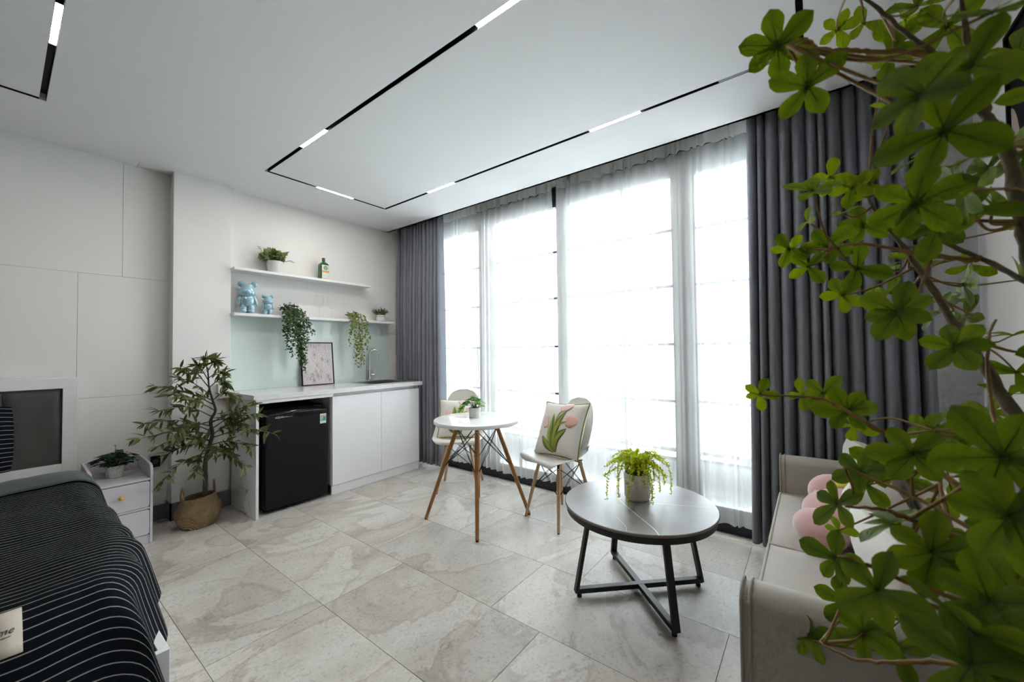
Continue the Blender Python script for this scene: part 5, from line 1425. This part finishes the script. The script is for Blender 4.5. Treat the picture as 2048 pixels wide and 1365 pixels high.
TREE_CLUSTERS = [
    (0.731, 0.032, 1.619, 0.052, -0.912, 0.052, -0.408, 6, 0.721, -0.008, 1.598),
    (0.67, -0.003, 1.507, 0.052, -0.964, 0.202, -0.173, 5, 0.678, 0.018, 1.579),
    (1.106, -0.059, 1.842, 0.044, -0.889, -0.18, -0.421, 5, 0.822, -0.061, 1.725),
    (1.142, -0.106, 1.857, 0.039, -0.559, 0.183, -0.809, 3, 0.822, -0.061, 1.725),
    (1.027, -0.141, 1.721, 0.052, -0.96, 0.226, -0.164, 4, 0.829, -0.098, 1.667),
    (1.022, -0.133, 1.699, 0.052, -0.58, 0.204, -0.789, 4, 0.83, -0.105, 1.658),
    (1.196, -0.177, 1.86, 0.044, -0.771, -0.591, 0.238, 3, 1.138, -0.102, 1.472),
    (1.153, -0.189, 1.855, 0.052, -0.104, 0.012, 0.994, 4, 0.822, -0.061, 1.725),
    (0.993, -0.198, 1.703, 0.052, -0.776, -0.169, -0.608, 4, 0.813, -0.178, 1.647),
    (0.593, -0.147, 1.478, 0.052, -0.551, -0.058, 0.832, 5, 0.678, 0.018, 1.579),
    (0.552, -0.091, 1.398, 0.052, -0.79, 0.575, 0.215, 5, 0.678, 0.018, 1.579),
    (0.583, -0.132, 1.427, 0.052, -0.863, 0.501, -0.06, 4, 0.678, 0.018, 1.579),
    (1.067, -0.294, 1.656, 0.052, 0.095, -0.202, 0.975, 4, 0.842, -0.195, 1.542),
    (0.568, -0.109, 1.363, 0.052, -0.899, 0.439, -0.004, 5, 0.678, 0.018, 1.579),
    (1.125, -0.144, 1.639, 0.052, -0.791, -0.224, 0.569, 3, 1.138, -0.102, 1.472),
    (1.167, -0.195, 1.544, 0.052, -0.294, 0.376, 0.879, 5, 1.138, -0.102, 1.472),
    (1.003, -0.202, 1.459, 0.052, -0.078, 0.191, 0.979, 4, 0.958, -0.126, 1.354),
    (0.688, -0.105, 1.326, 0.052, -0.999, -0.022, 0.047, 6, 0.838, -0.23, 1.316),
    (0.933, -0.008, 1.444, 0.052, -0.646, -0.008, 0.763, 5, 0.994, -0.043, 1.342),
    (1.101, -0.039, 1.52, 0.039, -0.978, -0.071, -0.194, 4, 1.138, -0.102, 1.472),
    (1.13, -0.077, 1.497, 0.044, -0.96, 0.253, -0.119, 5, 1.138, -0.102, 1.472),
    (1.151, -0.104, 1.5, 0.044, -0.973, 0.201, -0.113, 4, 1.138, -0.102, 1.472),
    (1.117, -0.057, 1.439, 0.044, -0.252, 0.271, 0.929, 3, 1.134, -0.11, 1.451),
    (1.147, -0.095, 1.412, 0.046, -0.985, 0.076, 0.153, 5, 1.127, -0.121, 1.42),
    (1.073, 0.002, 1.425, 0.033, -0.718, 0.654, 0.238, 3, 1.0, -0.032, 1.342),
    (0.717, -0.153, 1.34, 0.052, -0.232, 0.944, -0.235, 4, 0.84, -0.229, 1.33),
    (0.785, -0.192, 1.329, 0.052, -0.376, -0.725, 0.577, 5, 0.838, -0.23, 1.316),
    (0.96, -0.231, 1.432, 0.052, -0.388, 0.882, 0.268, 4, 0.857, -0.217, 1.438),
    (0.872, -0.157, 1.332, 0.052, -0.948, 0.288, -0.138, 5, 0.94, -0.16, 1.33),
    (0.766, -0.167, 1.323, 0.052, -0.805, 0.012, 0.593, 4, 0.838, -0.23, 1.316),
    (1.048, 0.037, 1.365, 0.042, -0.965, -0.001, -0.261, 5, 1.0, -0.032, 1.342),
    (1.046, -0.029, 1.357, 0.052, -0.993, 0.022, 0.115, 5, 1.0, -0.032, 1.342),
    (1.074, 0.004, 1.325, 0.048, -0.99, 0.03, 0.14, 4, 1.0, -0.032, 1.342),
    (1.042, -0.074, 1.306, 0.052, -0.987, 0.043, 0.155, 4, 0.994, -0.043, 1.342),
    (1.121, -0.055, 1.261, 0.049, -0.978, 0.033, 0.204, 5, 1.114, -0.169, 1.309),
    (1.176, -0.13, 1.316, 0.039, -0.405, 0.426, 0.809, 4, 1.116, -0.16, 1.333),
    (1.214, -0.179, 1.335, 0.049, -0.484, -0.144, 0.863, 5, 1.116, -0.16, 1.333),
    (1.227, -0.208, 1.321, 0.052, -0.148, 0.04, 0.988, 4, 1.115, -0.166, 1.317),
    (0.888, -0.111, 1.205, 0.052, -0.921, 0.307, 0.24, 7, 0.949, -0.163, 1.301),
    (1.182, -0.134, 1.267, 0.046, -0.777, 0.484, 0.402, 4, 1.112, -0.176, 1.292),
    (0.975, -0.189, 1.147, 0.052, -0.861, 0.332, 0.386, 6, 0.978, -0.226, 1.142),
    (1.288, -0.277, 1.325, 0.049, -0.692, 0.279, -0.666, 3, 1.113, -0.173, 1.3),
    (1.218, -0.251, 1.277, 0.052, 0.17, -0.982, -0.089, 4, 1.112, -0.176, 1.292),
    (1.269, -0.248, 1.249, 0.044, -0.41, 0.111, 0.905, 3, 1.106, -0.182, 1.275),
    (1.24, -0.221, 1.222, 0.052, -0.279, 0.813, 0.511, 4, 1.1, -0.187, 1.258),
    (1.223, -0.255, 1.207, 0.052, -0.436, 0.821, 0.369, 4, 1.094, -0.193, 1.241),
    (1.284, -0.332, 1.169, 0.052, 0.019, 0.079, 0.997, 4, 1.082, -0.204, 1.206),
    (1.289, -0.336, 1.092, 0.052, -0.924, 0.342, -0.169, 3, 1.07, -0.215, 1.172),
    (1.013, 0.095, 1.047, 0.038, -0.922, -0.078, 0.379, 5, 0.97, 0.086, 1.052),
    (1.07, 0.02, 1.046, 0.039, -0.889, 0.433, 0.147, 4, 0.976, 0.035, 1.05),
    (1.098, -0.016, 1.047, 0.05, -0.919, 0.195, 0.343, 4, 0.972, 0.002, 1.049),
    (0.995, -0.049, 1.026, 0.052, -0.985, 0.108, 0.136, 6, 0.96, -0.029, 1.04),
    (1.139, -0.067, 0.976, 0.046, -0.796, 0.216, -0.565, 4, 1.043, -0.173, 0.994),
    (1.239, -0.197, 0.966, 0.046, -0.794, 0.311, 0.522, 5, 1.043, -0.173, 0.994),
    (1.32, -0.305, 1.003, 0.046, -0.82, 0.224, 0.527, 5, 1.043, -0.173, 0.994),
    (1.248, -0.278, 0.971, 0.052, -0.917, 0.263, 0.301, 5, 1.043, -0.173, 0.994),
    (1.231, -0.311, 1.05, 0.052, 0.253, -0.024, 0.967, 4, 1.05, -0.226, 1.14),
    (1.35, -0.361, 1.406, 0.044, -0.767, -0.637, 0.071, 4, 1.118, -0.153, 1.35),
    (1.29, -0.346, 1.284, 0.052, -0.398, -0.8, 0.448, 4, 1.112, -0.176, 1.292),
    (1.136, -0.064, 0.994, 0.033, -0.574, 0.126, 0.809, 3, 1.043, -0.173, 0.994),
    (1.094, -0.073, 0.889, 0.052, -0.779, 0.532, 0.333, 5, 1.005, -0.175, 0.944),
    (1.17, -0.105, 0.896, 0.05, -0.955, 0.189, 0.229, 5, 1.043, -0.173, 0.994),
    (0.828, -0.114, 0.989, 0.052, -0.924, 0.053, 0.379, 6, 0.851, -0.116, 0.92),
    (1.241, -0.2, 0.969, 0.044, -0.529, 0.342, 0.776, 4, 1.043, -0.173, 0.994),
    (1.254, -0.216, 0.944, 0.046, -0.498, 0.088, 0.863, 4, 1.043, -0.173, 0.994),
    (1.14, -0.259, 0.987, 0.052, -0.668, -0.536, 0.516, 4, 1.043, -0.173, 0.994),
    (1.29, -0.262, 0.898, 0.037, -0.141, -0.124, 0.982, 4, 1.043, -0.173, 0.994),
    (0.605, -0.146, 1.039, 0.052, -0.929, 0.287, 0.233, 6, 0.726, -0.095, 0.924),
    (0.952, -0.03, 0.857, 0.052, -0.648, 0.679, 0.346, 5, 0.892, -0.039, 0.941),
    (1.158, -0.087, 0.846, 0.05, -0.868, 0.447, 0.214, 4, 1.012, -0.177, 0.951),
    (1.151, -0.147, 0.872, 0.052, -0.404, -0.379, 0.832, 5, 1.025, -0.18, 0.966),
    (1.226, -0.245, 0.875, 0.052, 0.128, 0.42, 0.898, 4, 1.035, -0.176, 0.982),
    (0.771, -0.089, 0.9, 0.052, 0.039, 0.389, 0.92, 6, 0.727, -0.101, 0.922),
    (1.121, -0.034, 0.747, 0.039, -0.506, -0.52, 0.689, 4, 0.979, -0.168, 0.915),
    (0.887, -0.023, 0.783, 0.052, -0.784, 0.501, 0.367, 5, 0.816, -0.003, 0.669),
    (0.651, -0.056, 0.854, 0.052, -0.751, 0.435, 0.496, 5, 0.668, -0.058, 0.872),
    (0.698, -0.11, 0.897, 0.052, -0.827, 0.203, 0.524, 6, 0.729, -0.112, 0.919),
    (0.854, -0.17, 0.875, 0.052, 0.372, 0.197, 0.907, 5, 0.865, -0.172, 0.859),
    (1.165, -0.216, 0.836, 0.052, -0.944, 0.106, -0.311, 4, 1.025, -0.18, 0.966),
    (0.572, -0.141, 0.991, 0.052, -0.887, 0.193, 0.42, 6, 0.614, -0.165, 0.85),
    (1.079, -0.042, 0.618, 0.052, -0.9, 0.224, 0.374, 5, 0.819, 0.002, 0.668),
    (1.038, 0.014, 0.539, 0.052, -0.78, 0.503, 0.372, 5, 0.819, 0.002, 0.668),
    (0.917, -0.057, 0.653, 0.052, -0.791, 0.368, 0.488, 6, 0.819, 0.002, 0.668),
    (1.105, -0.128, 0.602, 0.052, -0.652, 0.355, 0.67, 5, 0.819, 0.002, 0.668),
    (1.217, -0.154, 0.597, 0.044, -0.744, -0.548, 0.382, 4, 0.979, -0.168, 0.915),
    (0.544, -0.109, 0.888, 0.054, 0.37, -0.637, 0.677, 5, 0.614, -0.165, 0.85),
    (0.563, -0.125, 0.911, 0.052, -0.68, 0.683, 0.267, 5, 0.614, -0.165, 0.85),
    (1.041, -0.113, 0.575, 0.052, -0.751, -0.142, 0.645, 4, 0.819, 0.002, 0.668),
    (0.545, -0.108, 0.857, 0.056, -0.798, 0.514, 0.316, 5, 0.614, -0.165, 0.85),
    (0.586, -0.145, 0.915, 0.052, -0.564, 0.294, 0.772, 5, 0.614, -0.165, 0.85),
    (1.008, -0.217, 0.776, 0.052, -0.279, -0.155, 0.948, 5, 0.945, -0.165, 0.897),
    (0.647, -0.164, 0.942, 0.052, -0.766, -0.305, 0.565, 5, 0.653, -0.171, 0.865),
    (1.213, -0.215, 0.555, 0.052, -0.97, -0.119, -0.211, 4, 0.979, -0.168, 0.915),
    (1.18, -0.176, 0.644, 0.052, 0.143, 0.248, 0.958, 4, 0.979, -0.168, 0.915),
    (0.572, -0.144, 0.857, 0.055, -0.514, 0.395, 0.761, 5, 0.614, -0.165, 0.85),
    (0.928, -0.264, 1.439, 0.052, -0.395, 0.906, 0.153, 5, 0.856, -0.219, 1.431),
    (0.731, -0.203, 1.028, 0.052, -0.154, -0.593, 0.79, 5, 0.799, -0.216, 0.997),
    (0.663, -0.185, 0.936, 0.052, -0.674, -0.466, 0.574, 5, 0.715, -0.168, 0.899),
    (0.959, -0.292, 1.141, 0.052, -0.887, -0.221, 0.405, 5, 0.983, -0.229, 1.149),
    (0.735, -0.225, 1.444, 0.052, -0.839, 0.322, 0.438, 5, 0.856, -0.219, 1.431),
]

tp_ = thing('planter', 'round dark planter standing behind the near sofa arm', 'planter', (.735, -.425, 0))
g = G(); g.lathe([(.001, 0), (.095, 0), (.105, .005), (.130, .27), (.132, .275), (.122, .275), (.118, .25), (.001, .245)], 40); build('pot', g, M['black_mat'], tp_, smooth=40)
g = G(); g.lathe([(.001, .246), (.117, .246), (.10, .254), (.001, .258)], 24); build('soil', g, M['soil'], tp_, smooth=60)
ft = thing('leafy_tree', 'tall artificial tree with bright green leaf whorls in the right foreground', 'tree', (.735, -.425, .258))
FO = Vector((.735, -.425, .258)); r = random.Random(77)
for bi, pts in enumerate(TREE_BRANCHES):
    c_ = catmull([Vector(p)-FO for p in pts], 6); m = len(c_)
    r0 = .0125 if bi == 0 else .0135 if bi == 1 else .0048
    r1 = .0026 if bi < 2 else .0016
    g = G(); g.tube([q + rv(r)*.0012 for q in c_], [lerp(r0, r1, k/(m-1))*(1+.12*math.sin(k*1.7)) for k in range(m)], 10)
    build('branch', g, M['bark_tree'] if bi < 4 else M['twig'], ft, smooth=180)
gt = G(); LV = []
for (x, y, z, L, ax, ay, az, n, bx, by, bz) in TREE_CLUSTERS:
    p = Vector((x, y, z))-FO; b_ = Vector((bx, by, bz))-FO; ax_ = Vector((ax, ay, az))
    if (p-b_).length > .012:
        mid = p.lerp(b_, .45) - ax_*min(.03, (p-b_).length*.25)
        c_ = catmull([b_, mid, p], 6); gt = G(); gt.tube(c_, [lerp(.0026, .0014, k/(len(c_)-1)) for k in range(len(c_))], 6); build('twig', gt, M['twig'], ft, smooth=180)
    x_ = ax_.orthogonal().normalized(); y_ = ax_.cross(x_); a0 = r.uniform(0, 6.28)
    for k in range(n):
        a = a0 + 2*math.pi*k/n + r.uniform(-.22, .22)
        d = (x_*math.cos(a)+y_*math.sin(a)) + ax_*r.uniform(.12, .55)
        LV.append((p - d.normalized()*.003, d, ax_ + rv(r)*.12, L*r.uniform(.82, 1.16)))
pro = []
for v_ in range(5):
    g = G(); tab = SHAPES['obov']; nseg = 9; cols = 6
    def f(u, v, v_=v_):
        w_ = interp(tab, u); s_ = v*2-1
        return Vector((u, s_*w_*(1.02+.06*v_ % .12), -(.10+.05*v_)*u*u + .16*abs(s_)*w_ + .012*math.sin(9*u+v_)*s_))
    g.grid(nseg, cols, f, mi=0)
    g.tube([f(.0, .5)+Vector((0, 0, .001)), f(.35, .5)+Vector((0, 0, .004)), f(.72, .5)+Vector((0, 0, .002))], [.016, .009, .003], 5, mi=1)
    pro.append(build('leaf', g, [M['leaf_tree'], M['leaf_vein']], ft, smooth=180))
LV.sort(key=lambda q: -q[3]/max(.2, (q[0]+FO-Vector((0, 0, 1.15))).length))
rest = G()
for k, (p, d, up, L) in enumerate(LV):
    if k < 300:
        src = pro[k % 5]; lf_ = src if k < 5 else link_copy(src, ft)
        lf_.matrix_local = leaf_matrix(p, d, up, L)
    else: leaf(rest, p, d, up, L, 'obov', .2, .16)
if rest.v: stuff(build('further_leaves', rest, M['leaf_tree'], ft, smooth=180))
